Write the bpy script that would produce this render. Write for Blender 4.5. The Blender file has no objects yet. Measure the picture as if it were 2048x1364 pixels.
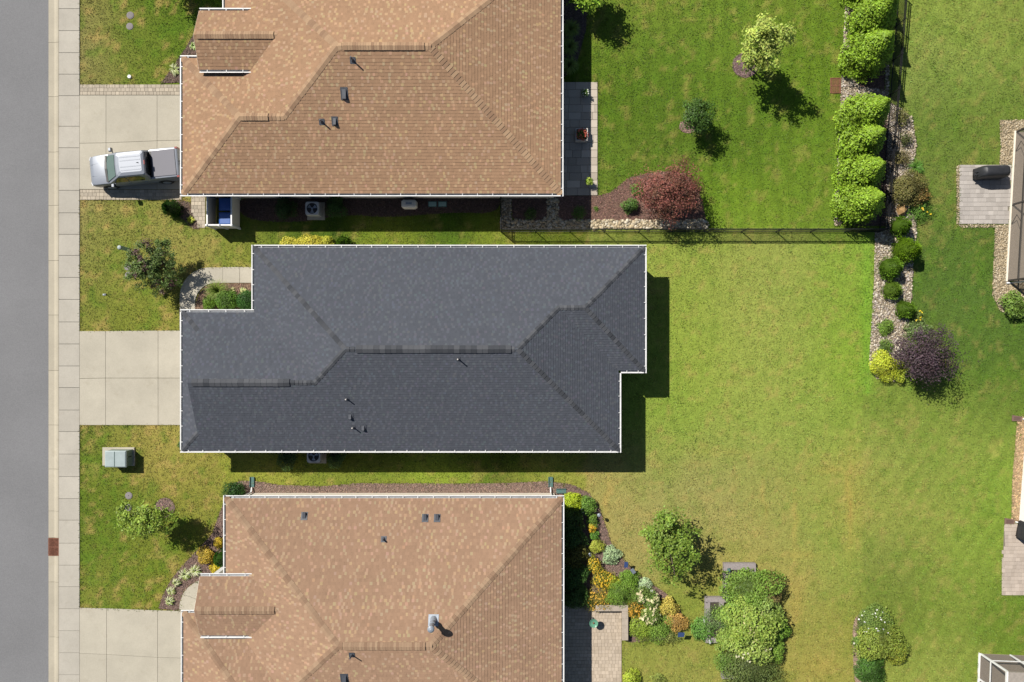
import bpy, math, random
import numpy as np
from mathutils import Vector, Matrix

SC = bpy.context.scene
COL = SC.collection
random.seed(7)
RNG = np.random.default_rng(11)
R = math.radians

# ---------------------------------------------------------------- camera
H = 45.5                      # drone height in metres
PXM = 30.0                    # picture pixels (2048 wide) per metre on the ground
cam = bpy.data.cameras.new('camera')
cam.sensor_width = 36.0
cam.lens = 24.0
cam.clip_start = 0.5
cam.clip_end = 5000
camo = bpy.data.objects.new('camera', cam)
camo.location = (0, 0, H)
camo.rotation_euler = (0, 0, 0)
COL.objects.link(camo)
SC.camera = camo

# ---------------------------------------------------------------- sky and sun
SUN_EL = 45.5
TO_SUN = Vector((-0.76, 0.65, math.tan(R(SUN_EL)))).normalized()
w = bpy.data.worlds.new('World')
SC.world = w
w.use_nodes = True
nt = w.node_tree
nt.nodes.clear()
sky = nt.nodes.new('ShaderNodeTexSky')
sky.sky_type = 'NISHITA'
sky.sun_disc = False
sky.sun_elevation = R(SUN_EL)
sky.sun_rotation = math.atan2(TO_SUN.x, TO_SUN.y)
sky.air_density = 1.0
sky.dust_density = 0.6
bg = nt.nodes.new('ShaderNodeBackground')
bg.inputs['Strength'].default_value = 0.05
wo = nt.nodes.new('ShaderNodeOutputWorld')
nt.links.new(sky.outputs[0], bg.inputs[0])
nt.links.new(bg.outputs[0], wo.inputs[0])
sl = bpy.data.lights.new('sun', 'SUN')
sl.energy = 5.0
sl.angle = R(0.5)
sl.color = (1.0, 0.95, 0.87)
so = bpy.data.objects.new('sun', sl)
so.rotation_euler = TO_SUN.to_track_quat('Z', 'Y').to_euler()
so.location = (-30, 26, 40)
COL.objects.link(so)
vs = SC.view_settings
vs.view_transform = 'Standard'
vs.look = 'None'
vs.gamma = 1.0
vs.exposure = 0.6
vs.use_curve_mapping = False
SC.cycles.max_bounces = 6
SC.cycles.diffuse_bounces = 1
SC.cycles.glossy_bounces = 3
SC.cycles.transparent_max_bounces = 12
SC.cycles.use_denoising = True

F = 1.95   # display brightness of a sunlit horizontal surface for albedo 1


# ---------------------------------------------------------------- helpers
def P(px, py, z=0.0):
    """point at height z seen at picture pixel (px, py) of the 2048 wide photograph"""
    k = (H - z) / H / PXM
    return Vector(((px - 1024) * k, (682 - py) * k, z))


def lin(c):
    return tuple(((v / 255) / 12.92 if v / 255 <= 0.04045 else ((v / 255 + 0.055) / 1.055) ** 2.4) for v in c)


def alb(r, g, b, f=F):
    """albedo of a surface that shows sRGB r g b in full sun"""
    return tuple(min(v / f, 0.85) for v in lin((r, g, b)))


def npoly(pts):
    """pixel polygon -> ground points"""
    return [tuple(P(x, y).xy) for x, y in pts]


def inside(pts, poly):
    x, y = pts[:, 0], pts[:, 1]
    r = np.zeros(len(pts), bool)
    n = len(poly)
    for i in range(n):
        x0, y0 = poly[i]
        x1, y1 = poly[(i + 1) % n]
        if y0 == y1:
            continue
        c = ((y0 > y) != (y1 > y)) & (x < (x1 - x0) * (y - y0) / (y1 - y0) + x0)
        r ^= c
    return r


def vnoise(x, y, s, seed=0):
    """smooth value noise in numpy, 0..1"""
    g = np.random.default_rng(seed).random((257, 257))
    u, v = x / s + 1000.0, y / s + 1000.0
    i, j = np.floor(u).astype(int), np.floor(v).astype(int)
    fu, fv = u - i, v - j
    fu = fu * fu * (3 - 2 * fu)
    fv = fv * fv * (3 - 2 * fv)
    i0, j0, i1, j1 = i % 256, j % 256, (i + 1) % 256, (j + 1) % 256
    return (g[i0, j0] * (1 - fu) + g[i1, j0] * fu) * (1 - fv) + (g[i0, j1] * (1 - fu) + g[i1, j1] * fu) * fv


def tag(o, label=None, cat=None, group=None, kind=None):
    if label:
        o['label'] = label
    if cat:
        o['category'] = cat
    if group:
        o['group'] = group
    if kind:
        o['kind'] = kind
    return o


def thing(name, label, cat, loc=(0, 0, 0), rz=0.0, group=None):
    o = bpy.data.objects.new(name, None)
    o.empty_display_size = 0.3
    o.location = loc
    o.rotation_euler = (0, 0, rz)
    COL.objects.link(o)
    return tag(o, label, cat, group)


class MB:
    """collects shapes, builds ONE mesh object"""

    def __init__(self):
        self.v, self.f, self.c, self.col = [], [], [], None

    def poly(self, pts):
        b = len(self.v)
        self.v += [tuple(p) for p in pts]
        self.f.append(list(range(b, b + len(pts))))
        self.c.append(self.col)
        return self

    def mesh(self, vs_, fs_):
        b = len(self.v)
        self.v += [tuple(p) for p in vs_]
        for f in fs_:
            self.f.append([b + i for i in f])
            self.c.append(self.col)
        return self

    def box(self, x0, x1, y0, y1, z0, z1, top=1.0, M=None):
        cx, cy = (x0 + x1) / 2, (y0 + y1) / 2
        t = top
        vv = [(x0, y0, z0), (x1, y0, z0), (x1, y1, z0), (x0, y1, z0),
              (cx + (x0 - cx) * t, cy + (y0 - cy) * t, z1), (cx + (x1 - cx) * t, cy + (y0 - cy) * t, z1),
              (cx + (x1 - cx) * t, cy + (y1 - cy) * t, z1), (cx + (x0 - cx) * t, cy + (y1 - cy) * t, z1)]
        if M is not None:
            vv = [M @ Vector(p) for p in vv]
        return self.mesh(vv, [(3, 2, 1, 0), (4, 5, 6, 7), (0, 1, 5, 4), (1, 2, 6, 5), (2, 3, 7, 6), (3, 0, 4, 7)])

    def bev(self, x0, x1, y0, y1, z0, z1, b=0.01, M=None):
        """box with a chamfered top edge"""
        vv = [(x0, y0, z0), (x1, y0, z0), (x1, y1, z0), (x0, y1, z0),
              (x0, y0, z1 - b), (x1, y0, z1 - b), (x1, y1, z1 - b), (x0, y1, z1 - b),
              (x0 + b, y0 + b, z1), (x1 - b, y0 + b, z1), (x1 - b, y1 - b, z1), (x0 + b, y1 - b, z1)]
        if M is not None:
            vv = [M @ Vector(p) for p in vv]
        fs = [(3, 2, 1, 0), (8, 9, 10, 11)]
        for i in range(4):
            j = (i + 1) % 4
            fs += [(i, j, 4 + j, 4 + i), (4 + i, 4 + j, 8 + j, 8 + i)]
        return self.mesh(vv, fs)

    def prism(self, poly, z0, z1):
        a = sum(poly[i][0] * poly[(i + 1) % len(poly)][1] - poly[(i + 1) % len(poly)][0] * poly[i][1] for i in range(len(poly)))
        if a < 0:
            poly = poly[::-1]
        n = len(poly)
        vv = [(x, y, z0) for x, y in poly] + [(x, y, z1) for x, y in poly]
        fs = [tuple(range(n))[::-1], tuple(range(n, 2 * n))]
        for i in range(n):
            j = (i + 1) % n
            fs.append((i, j, n + j, n + i))
        return self.mesh(vv, fs)

    def tube(self, pts, rad, n=8, cap=True):
        pts = [Vector(p) for p in pts]
        if not hasattr(rad, '__len__'):
            rad = [rad] * len(pts)
        vv, fs = [], []
        for i, p in enumerate(pts):
            d = (pts[min(i + 1, len(pts) - 1)] - pts[max(i - 1, 0)]).normalized()
            a = d.cross(Vector((0.3, 0.1, 1)) if abs(d.z) < 0.9 else Vector((1, 0.2, 0))).normalized()
            b = d.cross(a)
            for k in range(n):
                t = 2 * math.pi * k / n
                vv.append(p + (a * math.cos(t) + b * math.sin(t)) * rad[i])
        for i in range(len(pts) - 1):
            for k in range(n):
                l = (k + 1) % n
                fs.append((i * n + k, i * n + l, (i + 1) * n + l, (i + 1) * n + k))
        if cap:
            fs.append(tuple(range(n))[::-1])
            fs.append(tuple(range((len(pts) - 1) * n, len(pts) * n)))
        return self.mesh(vv, fs)

    def lathe(self, prof, cx=0, cy=0, n=20, z=0):
        """profile of (r, z) around a vertical axis"""
        vv, fs = [], []
        for r, h in prof:
            for k in range(n):
                t = 2 * math.pi * k / n
                vv.append((cx + r * math.cos(t), cy + r * math.sin(t), z + h))
        for i in range(len(prof) - 1):
            for k in range(n):
                l = (k + 1) % n
                fs.append((i * n + k, i * n + l, (i + 1) * n + l, (i + 1) * n + k))
        fs.append(tuple(range(n))[::-1])
        fs.append(tuple(range((len(prof) - 1) * n, len(prof) * n)))
        return self.mesh(vv, fs)

    def rings(self, rs, cap=True):
        n = len(rs[0])
        vv = [p for r in rs for p in r]
        fs = []
        for i in range(len(rs) - 1):
            for k in range(n):
                l = (k + 1) % n
                fs.append((i * n + k, i * n + l, (i + 1) * n + l, (i + 1) * n + k))
        if cap:
            fs.append(tuple(range(n))[::-1])
            fs.append(tuple(range((len(rs) - 1) * n, len(rs) * n)))
        return self.mesh(vv, fs)

    def build(self, name, mat, parent=None, world=False, smooth=False):
        me = bpy.data.meshes.new(name)
        vv = self.v
        if world and parent is not None:
            l = parent.location.copy()
            q = parent.parent
            while q is not None:
                l = l + q.location
                q = q.parent
            vv = [(x - l.x, y - l.y, z - l.z) for x, y, z in vv]
        me.from_pydata(vv, [], self.f)
        if any(c is not None for c in self.c):
            a = me.attributes.new('Col', 'FLOAT_COLOR', 'FACE')
            arr = np.ones((len(self.c), 4), np.float32)
            for i, c in enumerate(self.c):
                if c is not None:
                    arr[i, :3] = c
            a.data.foreach_set('color', arr.ravel())
        if smooth:
            me.polygons.foreach_set('use_smooth', [True] * len(me.polygons))
        me.materials.append(mat)
        me.update()
        o = bpy.data.objects.new(name, me)
        COL.objects.link(o)
        if parent is not None:
            o.parent = parent
        return o


def np_mesh(name, V, Q, mat, parent=None, fcol=None, smooth=False):
    """mesh from numpy arrays; Q is (n,3) or (n,4)"""
    me = bpy.data.meshes.new(name)
    n, k = Q.shape
    me.vertices.add(len(V))
    me.vertices.foreach_set('co', np.ascontiguousarray(V, np.float32).ravel())
    me.loops.add(n * k)
    me.loops.foreach_set('vertex_index', np.ascontiguousarray(Q, np.int32).ravel())
    me.polygons.add(n)
    me.polygons.foreach_set('loop_start', np.arange(0, n * k, k, dtype=np.int32))
    me.update(calc_edges=True)
    if fcol is not None:
        a = me.attributes.new('Col', 'FLOAT_COLOR', 'FACE')
        arr = np.ones((n, 4), np.float32)
        arr[:, :3] = fcol
        a.data.foreach_set('color', arr.ravel())
    if smooth:
        me.polygons.foreach_set('use_smooth', np.ones(n, bool))
    me.materials.append(mat)
    o = bpy.data.objects.new(name, me)
    COL.objects.link(o)
    if parent is not None:
        o.parent = parent
    return o


# ---------------------------------------------------------------- materials
def mat_base(name):
    m = bpy.data.materials.new(name)
    m.use_nodes = True
    n = m.node_tree.nodes
    return m, m.node_tree, n['Principled BSDF'], n, m.node_tree.links


def texco(n, l, scale=(1, 1, 1), kind='Object'):
    t = n.new('ShaderNodeTexCoord')
    mp = n.new('ShaderNodeMapping')
    mp.inputs['Scale'].default_value = scale
    l.new(t.outputs[kind], mp.inputs[0])
    return mp.outputs[0]


def noise(n, l, co, scale, detail=4, rough=0.55):
    t = n.new('ShaderNodeTexNoise')
    t.inputs['Scale'].default_value = scale
    t.inputs['Detail'].default_value = detail
    t.inputs['Roughness'].default_value = rough
    l.new(co, t.inputs['Vector'])
    return t.outputs['Fac']


def maprange(n, l, x, a, b, c, d):
    t = n.new('ShaderNodeMapRange')
    t.inputs[1].default_value = a
    t.inputs[2].default_value = b
    t.inputs[3].default_value = c
    t.inputs[4].default_value = d
    l.new(x, t.inputs[0])
    return t.outputs[0]


def mulcol(n, l, a, fac):
    """colour times a scalar socket"""
    t = n.new('ShaderNodeMix')
    t.data_type = 'RGBA'
    t.blend_type = 'MULTIPLY'
    t.inputs[0].default_value = 1.0
    if hasattr(a, 'links'):
        l.new(a, t.inputs[6])
    else:
        t.inputs[6].default_value = (*a, 1)
    l.new(fac, t.inputs[7])
    return t.outputs[2]


def mixcol(n, l, fac, a, b):
    t = n.new('ShaderNodeMix')
    t.data_type = 'RGBA'
    l.new(fac, t.inputs[0])
    for s, i in ((a, 6), (b, 7)):
        if hasattr(s, 'links'):
            l.new(s, t.inputs[i])
        else:
            t.inputs[i].default_value = (*s, 1)
    return t.outputs[2]


def bump(n, l, b, h, strength, dist=0.02):
    t = n.new('ShaderNodeBump')
    t.inputs['Strength'].default_value = strength
    t.inputs['Distance'].default_value = dist
    l.new(h, t.inputs['Height'])
    l.new(t.outputs[0], b.inputs['Normal'])


def M_simple(name, col, rough=0.6, metal=0.0, var=0.12, scale=6.0, bmp=0.0, bscale=60.0, spec=0.4):
    """plain surface with slight uneven tone"""
    m, t, b, n, l = mat_base(name)
    co = texco(n, l)
    f = maprange(n, l, noise(n, l, co, scale, 5), 0.3, 0.7, 1 - var, 1 + var)
    l.new(mulcol(n, l, col, f), b.inputs['Base Color'])
    b.inputs['Roughness'].default_value = rough
    b.inputs['Metallic'].default_value = metal
    b.inputs['Specular IOR Level'].default_value = spec
    if bmp:
        bump(n, l, b, noise(n, l, co, bscale, 3), bmp, 0.01)
    return m


def M_concrete(name, col, stain=(0.8, 0.78, 0.74)):
    m, t, b, n, l = mat_base(name)
    g = n.new('ShaderNodeNewGeometry')
    co = g.outputs['Position']
    oi = n.new('ShaderNodeObjectInfo')
    big = maprange(n, l, noise(n, l, co, 0.5, 5, 0.65), 0.3, 0.72, 0.9, 1.08)
    fine = maprange(n, l, noise(n, l, co, 14, 6, 0.75), 0.25, 0.75, 0.9, 1.1)
    each = maprange(n, l, oi.outputs['Random'], 0, 1, 0.94, 1.05)
    c = mulcol(n, l, col, big)
    c = mulcol(n, l, c, fine)
    c = mulcol(n, l, c, each)
    st = maprange(n, l, noise(n, l, co, 1.3, 7, 0.7), 0.56, 0.74, 0.0, 0.55)
    c = mixcol(n, l, st, c, mulcol(n, l, tuple(a * s for a, s in zip(col, stain)), fine))
    l.new(c, b.inputs['Base Color'])
    b.inputs['Roughness'].default_value = 0.9
    b.inputs['Specular IOR Level'].default_value = 0.25
    bump(n, l, b, noise(n, l, co, 40, 4), 0.25, 0.006)
    return m


def M_attr(name, rough=0.85, var=0.18, scale=40, spec=0.25, big=0.0, bmp=0.0):
    """colour comes with the pieces (per face), plus fine grain"""
    m, t, b, n, l = mat_base(name)
    a = n.new('ShaderNodeAttribute')
    a.attribute_name = 'Col'
    g = n.new('ShaderNodeNewGeometry')
    f = maprange(n, l, noise(n, l, g.outputs['Position'], scale, 4, 0.7), 0.25, 0.75, 1 - var, 1 + var)
    c = mulcol(n, l, a.outputs['Color'], f)
    if big:
        f2 = maprange(n, l, noise(n, l, g.outputs['Position'], 0.55, 6, 0.6), 0.3, 0.7, 1 - big, 1 + big)
        c = mulcol(n, l, c, f2)
    l.new(c, b.inputs['Base Color'])
    b.inputs['Roughness'].default_value = rough
    b.inputs['Specular IOR Level'].default_value = spec
    if bmp:
        bump(n, l, b, noise(n, l, g.outputs['Position'], 90, 2), bmp, 0.004)
    return m


def M_leaf(name='leaf', trans=0.28, rough=0.55):
    m, t, b, n, l = mat_base(name)
    a = n.new('ShaderNodeAttribute')
    a.attribute_name = 'Col'
    b.inputs['Roughness'].default_value = rough
    b.inputs['Specular IOR Level'].default_value = 0.3
    l.new(a.outputs['Color'], b.inputs['Base Color'])
    tr = n.new('ShaderNodeBsdfTranslucent')
    l.new(a.outputs['Color'], tr.inputs[0])
    mx = n.new('ShaderNodeMixShader')
    mx.inputs[0].default_value = trans
    l.new(b.outputs[0], mx.inputs[1])
    l.new(tr.outputs[0], mx.inputs[2])
    l.new(mx.outputs[0], n['Material Output'].inputs[0])
    return m


def M_random(name, c0, c1, rough=0.85, var=0.15):
    """each object its own tone between two colours"""
    m, t, b, n, l = mat_base(name)
    oi = n.new('ShaderNodeObjectInfo')
    g = n.new('ShaderNodeNewGeometry')
    c = mixcol(n, l, oi.outputs['Random'], c0, c1)
    f = maprange(n, l, noise(n, l, g.outputs['Position'], 30, 4, 0.7), 0.25, 0.75, 1 - var, 1 + var)
    l.new(mulcol(n, l, c, f), b.inputs['Base Color'])
    b.inputs['Roughness'].default_value = rough
    b.inputs['Specular IOR Level'].default_value = 0.2
    return m


def M_screen(name, col, opacity):
    """fine insect screen"""
    m, t, b, n, l = mat_base(name)
    b.inputs['Base Color'].default_value = (*col, 1)
    b.inputs['Roughness'].default_value = 0.8
    tr = n.new('ShaderNodeBsdfTransparent')
    mx = n.new('ShaderNodeMixShader')
    mx.inputs[0].default_value = opacity
    l.new(tr.outputs[0], mx.inputs[1])
    l.new(b.outputs[0], mx.inputs[2])
    l.new(mx.outputs[0], n['Material Output'].inputs[0])
    return m


def M_glass(name, col, rough=0.05):
    m, t, b, n, l = mat_base(name)
    b.inputs['Base Color'].default_value = (*col, 1)
    b.inputs['Roughness'].default_value = rough
    b.inputs['Specular IOR Level'].default_value = 0.8
    b.inputs['Coat Weight'].default_value = 0.5
    return m


def M_asphalt():
    m, t, b, n, l = mat_base('asphalt')
    g = n.new('ShaderNodeNewGeometry')
    co = g.outputs['Position']
    c0 = alb(149, 149, 151)
    sx = n.new('ShaderNodeMapping')
    sx.inputs['Scale'].default_value = (1.4, 0.05, 1)
    l.new(co, sx.inputs[0])
    streak = maprange(n, l, noise(n, l, sx.outputs[0], 1.0, 4), 0.3, 0.7, 0.93, 1.06)
    big = maprange(n, l, noise(n, l, co, 0.18, 8, 0.65), 0.3, 0.7, 0.91, 1.07)
    fine = maprange(n, l, noise(n, l, co, 14, 8, 0.85), 0.3, 0.7, 0.74, 1.24)
    c = mulcol(n, l, c0, big)
    c = mulcol(n, l, c, fine)
    v = n.new('ShaderNodeTexVoronoi')
    v.inputs['Scale'].default_value = 3.0
    l.new(co, v.inputs['Vector'])
    spot = maprange(n, l, v.outputs['Distance'], 0.03, 0.06, 0.5, 0.0)
    sel = maprange(n, l, noise(n, l, co, 2.0, 1), 0.62, 0.66, 0, 1)
    mm = n.new('ShaderNodeMath')
    mm.operation = 'MULTIPLY'
    l.new(spot, mm.inputs[0])
    l.new(sel, mm.inputs[1])
    c = mixcol(n, l, mm.outputs[0], c, (0.02, 0.02, 0.022))
    l.new(c, b.inputs['Base Color'])
    b.inputs['Roughness'].default_value = 0.9
    b.inputs['Specular IOR Level'].default_value = 0.25
    bump(n, l, b, noise(n, l, co, 60, 3), 0.4, 0.008)
    return m


def M_lawn():
    m, t, b, n, l = mat_base('lawn_turf')
    a = n.new('ShaderNodeAttribute')
    a.attribute_name = 'Col'
    g = n.new('ShaderNodeNewGeometry')
    co = g.outputs['Position']
    f1 = maprange(n, l, noise(n, l, co, 2.2, 6, 0.7), 0.3, 0.7, 0.80, 1.2)
    f2 = maprange(n, l, noise(n, l, co, 13, 5, 0.75), 0.28, 0.72, 0.68, 1.3)
    c = mulcol(n, l, a.outputs['Color'], f1)
    c = mulcol(n, l, c, f2)
    l.new(c, b.inputs['Base Color'])
    b.inputs['Roughness'].default_value = 0.95
    b.inputs['Specular IOR Level'].default_value = 0.1
    bump(n, l, b, noise(n, l, co, 16, 4, 0.8), 0.45, 0.04)
    return m


MAT = {}
MAT['asphalt'] = M_asphalt()
MAT['kerb'] = M_concrete('kerb_concrete', alb(216, 206, 184))
MAT['walk'] = M_concrete('walk_concrete', alb(212, 205, 191))
MAT['drive'] = M_concrete('drive_concrete', alb(215, 207, 188))
MAT['soil'] = M_simple('soil', (0.05, 0.04, 0.03), 0.95)
MAT['lawn'] = M_lawn()
MAT['jointing'] = M_simple('joint_sand', (0.16, 0.14, 0.11), 0.95)
MAT['leaf'] = M_leaf()
MAT['grass'] = M_leaf('grass_blade', 0.25, 0.7)
MAT['bark'] = M_simple('bark', (0.09, 0.065, 0.05), 0.9, var=0.35, scale=18, bmp=0.6)
MAT['piece'] = M_attr('piece')
MAT['paver'] = M_attr('paver_stone', 0.9, 0.14, 25, big=0.05)
MAT['shingle'] = M_attr('shingle', 0.92, 0.12, 55, 0.15, big=0.035, bmp=0.3)
MAT['shingle'].node_tree.nodes['Principled BSDF'].inputs['Diffuse Roughness'].default_value = 0.2
MAT['shingle_brown'] = M_attr('shingle_brown', 0.92, 0.14, 55, 0.15, big=0.06, bmp=0.3)
MAT['shingle_brown'].node_tree.nodes['Principled BSDF'].inputs['Diffuse Roughness'].default_value = 0.65
MAT['stone'] = M_attr('river_stone', 0.8, 0.2, 30, 0.3)
MAT['white'] = M_simple('white_paint', (0.62, 0.62, 0.61), 0.5, var=0.1, scale=3)
MAT['gutter_in'] = M_simple('gutter_inside', (0.17, 0.18, 0.20), 0.6, var=0.25, scale=8)
MAT['siding_cream'] = M_simple('siding_cream', (0.66, 0.61, 0.51), 0.6, var=0.04)
MAT['siding_white'] = M_simple('siding_white', (0.72, 0.70, 0.66), 0.6, var=0.04)
MAT['soffit'] = M_simple('soffit', (0.62, 0.62, 0.60), 0.7, var=0.04)
MAT['deck'] = M_simple('roof_deck', (0.05, 0.045, 0.04), 0.95)
MAT['black'] = M_simple('black_metal', (0.012, 0.012, 0.013), 0.45, var=0.1)
MAT['bronze'] = M_simple('dark_bronze', (0.035, 0.032, 0.03), 0.5, var=0.1)
MAT['vent_black'] = M_simple('vent_plastic', (0.055, 0.06, 0.072), 0.6, var=0.2)
MAT['galv'] = M_simple('galvanised', (0.26, 0.29, 0.33), 0.45, 0.35, var=0.15)
MAT['pvc'] = M_simple('pvc_pipe', (0.45, 0.42, 0.39), 0.5, var=0.15)
MAT['rust'] = M_simple('rusty_iron', (0.16, 0.065, 0.038), 0.8, var=0.4, scale=14)
MAT['teal'] = M_simple('teal_plastic', (0.06, 0.13, 0.12), 0.6, var=0.15)
MAT['lid_grey'] = M_concrete('lid_concrete', alb(165, 158, 158))
MAT['blue_bin'] = M_simple('blue_bin', (0.02, 0.075, 0.26), 0.4, var=0.1)
MAT['utility'] = M_simple('utility_green', (0.12, 0.17, 0.155), 0.4, var=0.12)
MAT['utility_top'] = M_simple('utility_pale', alb(188, 203, 203), 0.45, var=0.08, scale=3)  # lid and cap tone, paler than the bodies below
MAT['pedestal'] = M_simple('pedestal_green', (0.22, 0.34, 0.30), 0.45, var=0.1)
MAT['wood'] = M_simple('weathered_wood', alb(178, 168, 165), 0.85, var=0.2, scale=9)
MAT['glass'] = M_glass('window_glass', (0.02, 0.025, 0.03))
MAT['screen_grey'] = M_screen('screen_grey', (0.10, 0.095, 0.09), 0.42)
MAT['screen_tan'] = M_screen('screen_tan', (0.17, 0.15, 0.13), 0.40)
MAT['cover'] = M_simple('grill_cover', (0.022, 0.023, 0.026), 0.5, var=0.2, bmp=0.3, bscale=8)
MAT['solar'] = M_glass('solar_panel', (0.035, 0.06, 0.16), 0.35)
MAT['boulder'] = M_simple('boulder', alb(205, 165, 110), 0.85, var=0.35, scale=3, bmp=0.6, bscale=9)
MAT['porch_floor'] = M_simple('porch_floor', alb(205, 188, 168), 0.8, var=0.08)
MAT['far_ground'] = M_simple('far_ground', (0.07, 0.09, 0.03), 0.95, var=0.3, scale=0.2)

# ================================================================ SETTING
g = MB()
S = 1500
g.poly([(-S, -S, -0.06), (S, -S, -0.06), (S, S, -0.06), (-S, S, -0.06)])
tag(g.build('ground', MAT['far_ground']), 'wide earth under the lots and the street', 'ground', kind='structure')

XK0, XK1, XS1 = P(97, 0).x, P(118.5, 0).x, P(160, 0).x
YT, YB = 27.0, -27.0
g = MB()
g.mesh([(-70, -90, -0.02), (XK0 - 0.006, -90, -0.02), (XK0 - 0.006, 90, -0.02), (-70, 90, -0.02)], [(0, 1, 2, 3)])
tag(g.build('road', MAT['asphalt']), 'grey asphalt street along the concrete kerb', 'road', kind='structure')

# kerb: cast sections with a shallow gutter pan and a rolled back
kerb = thing('kerb', 'cream concrete gutter and rolled kerb between street and sidewalk', 'kerb')
tag(kerb, kind='structure')
ky = [-30, 85, 193, 304, 411, 521, 630, 741, 850, 938, 1022, 1075.6, 1111.4, 1164, 1274, 1392]
for a, b in zip(ky[:-1], ky[1:]):
    y0, y1 = P(0, a).y, P(0, b).y
    if a == 1075.6:
        continue
    m = MB()
    gap = 0.009
    prof = [(XK0, -0.06), (XK0, -0.012), (XK0 + 0.36, -0.03), (XK0 + 0.48, 0.0), (XK0 + 0.56, 0.035), (XK1 - 0.012, 0.042), (XK1 - 0.012, -0.06)]
    m.rings([[(x, y0 - gap, z) for x, z in prof], [(x, y1 + gap, z) for x, z in prof]])
    m.build('kerb_section', MAT['kerb'], kerb)

side = thing('sidewalk', 'pale concrete sidewalk of square slabs beside the kerb', 'sidewalk')
tag(side, kind='structure')
sy = [-26, 18, 62, 106, 149, 192, 253, 296, 338, 381, 426, 469, 511, 555, 599, 644, 688, 732, 775, 820, 863, 908, 953, 997, 1040, 1086, 1130, 1173, 1217, 1261, 1305, 1349, 1393]
for a, b in zip(sy[:-1], sy[1:]):
    m = MB()
    m.bev(XK1 + 0.004, XS1 - 0.004, P(0, b).y + 0.011, P(0, a).y - 0.011, -0.05, 0.045, 0.008)
    m.build('slab', MAT['walk'], side)


def slab_poly(parent, pts, z=0.048, name='slab', mat='drive', shrink=0.011):
    pl = npoly(pts)
    c = Vector((sum(p[0] for p in pl) / len(pl), sum(p[1] for p in pl) / len(pl)))
    out = []
    for p in pl:
        d = Vector(p) - c
        out.append(tuple(Vector(p) - Vector((math.copysign(shrink, d.x), math.copysign(shrink, d.y)))))
    m = MB()
    m.prism(out, -0.04, z)
    return m.build(name, MAT[mat], parent)


def driveway(label, xs, ys):
    d = thing('driveway', label, 'driveway')
    tag(d, kind='structure')
    for i in range(len(xs) - 1):
        for j in range(len(ys) - 1):
            q = [(xs[i], ys[j][i]), (xs[i + 1], ys[j][i + 1]), (xs[i + 1], ys[j + 1][i + 1]), (xs[i], ys[j + 1][i])]
            slab_poly(d, q)
    return d


driveway('empty concrete driveway of six slabs before the grey roofed house', [160, 212, 317, 395], [[662, 662, 661, 661], [757, 756, 756, 756], [850, 850, 850, 850]])
driveway('concrete driveway edged with pavers where the silver pickup stands', [160, 213, 315, 395], [[191, 191, 191, 191], [287, 286, 282, 280], [379, 379, 379, 379]])
driveway('empty concrete driveway at the lower edge below the rounded mulch bed', [160, 214, 316, 395], [[1215, 1216, 1220, 1222], [1306, 1308, 1314, 1316], [1400, 1400, 1400, 1400]])


def pavers(name, label, poly_px, row, wmin, wmax, c0, c1, parent=None, single=False, joint=0.0045, z=0.05, horizontal=True):
    """pavement of stones in running rows, each with its own edges; joined unless single"""
    pl = npoly(poly_px)
    xs, ys = [p[0] for p in pl], [p[1] for p in pl]
    rng = random.Random(hash(name + label) % 1000 if False else len(label) * 7 + int(poly_px[0][0]))
    root = thing(name, label, 'paving') if single else None
    m = MB()
    y = min(ys)
    while y < max(ys) - 0.02:
        h = row * rng.choice([1, 1, 1, 1.0])
        y1 = min(y + h, max(ys))
        x = min(xs) - rng.random() * wmin * 0.0
        first = True
        while x < max(xs) - 0.02:
            wd = rng.uniform(wmin, wmax)
            if first:
                wd *= rng.uniform(0.5, 1)
                first = False
            x1 = min(x + wd, max(xs))
            if max(xs) - x1 < wmin * 0.4:
                x1 = max(xs)
            cc = ((x + x1) / 2, (y + y1) / 2)
            if inside(np.array([cc]), pl)[0]:
                t = rng.random()
                c = tuple(a + (b - a) * t for a, b in zip(c0, c1))
                k = rng.uniform(0.9, 1.1)
                c = tuple(v * k for v in c)
                dz = rng.uniform(-0.004, 0.004)
                if single:
                    q = MB()
                    q.col = c
                    q.bev(x + joint, x1 - joint, y + joint, y1 - joint, 0.0, z + dz, 0.01)
                    q.build('paver', MAT['paver'], root)
                else:
                    m.col = c
                    m.bev(x + joint, x1 - joint, y + joint, y1 - joint, 0.0, z + dz, 0.008)
            x = x1
        y = y1
    b = MB()
    b.prism([(p[0], p[1]) for p in pl], -0.03, z * 0.55)
    if single:
        b.build('bedding', MAT['jointing'], root)
        tag(root, kind='structure')
        return root
    root = thing(name, label, 'paving')
    tag(root, kind='structure')
    b.build('bedding', MAT['jointing'], root)
    o = m.build('paver_field', MAT['paver'], root)
    tag(o, kind='stuff')
    return root


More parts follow.
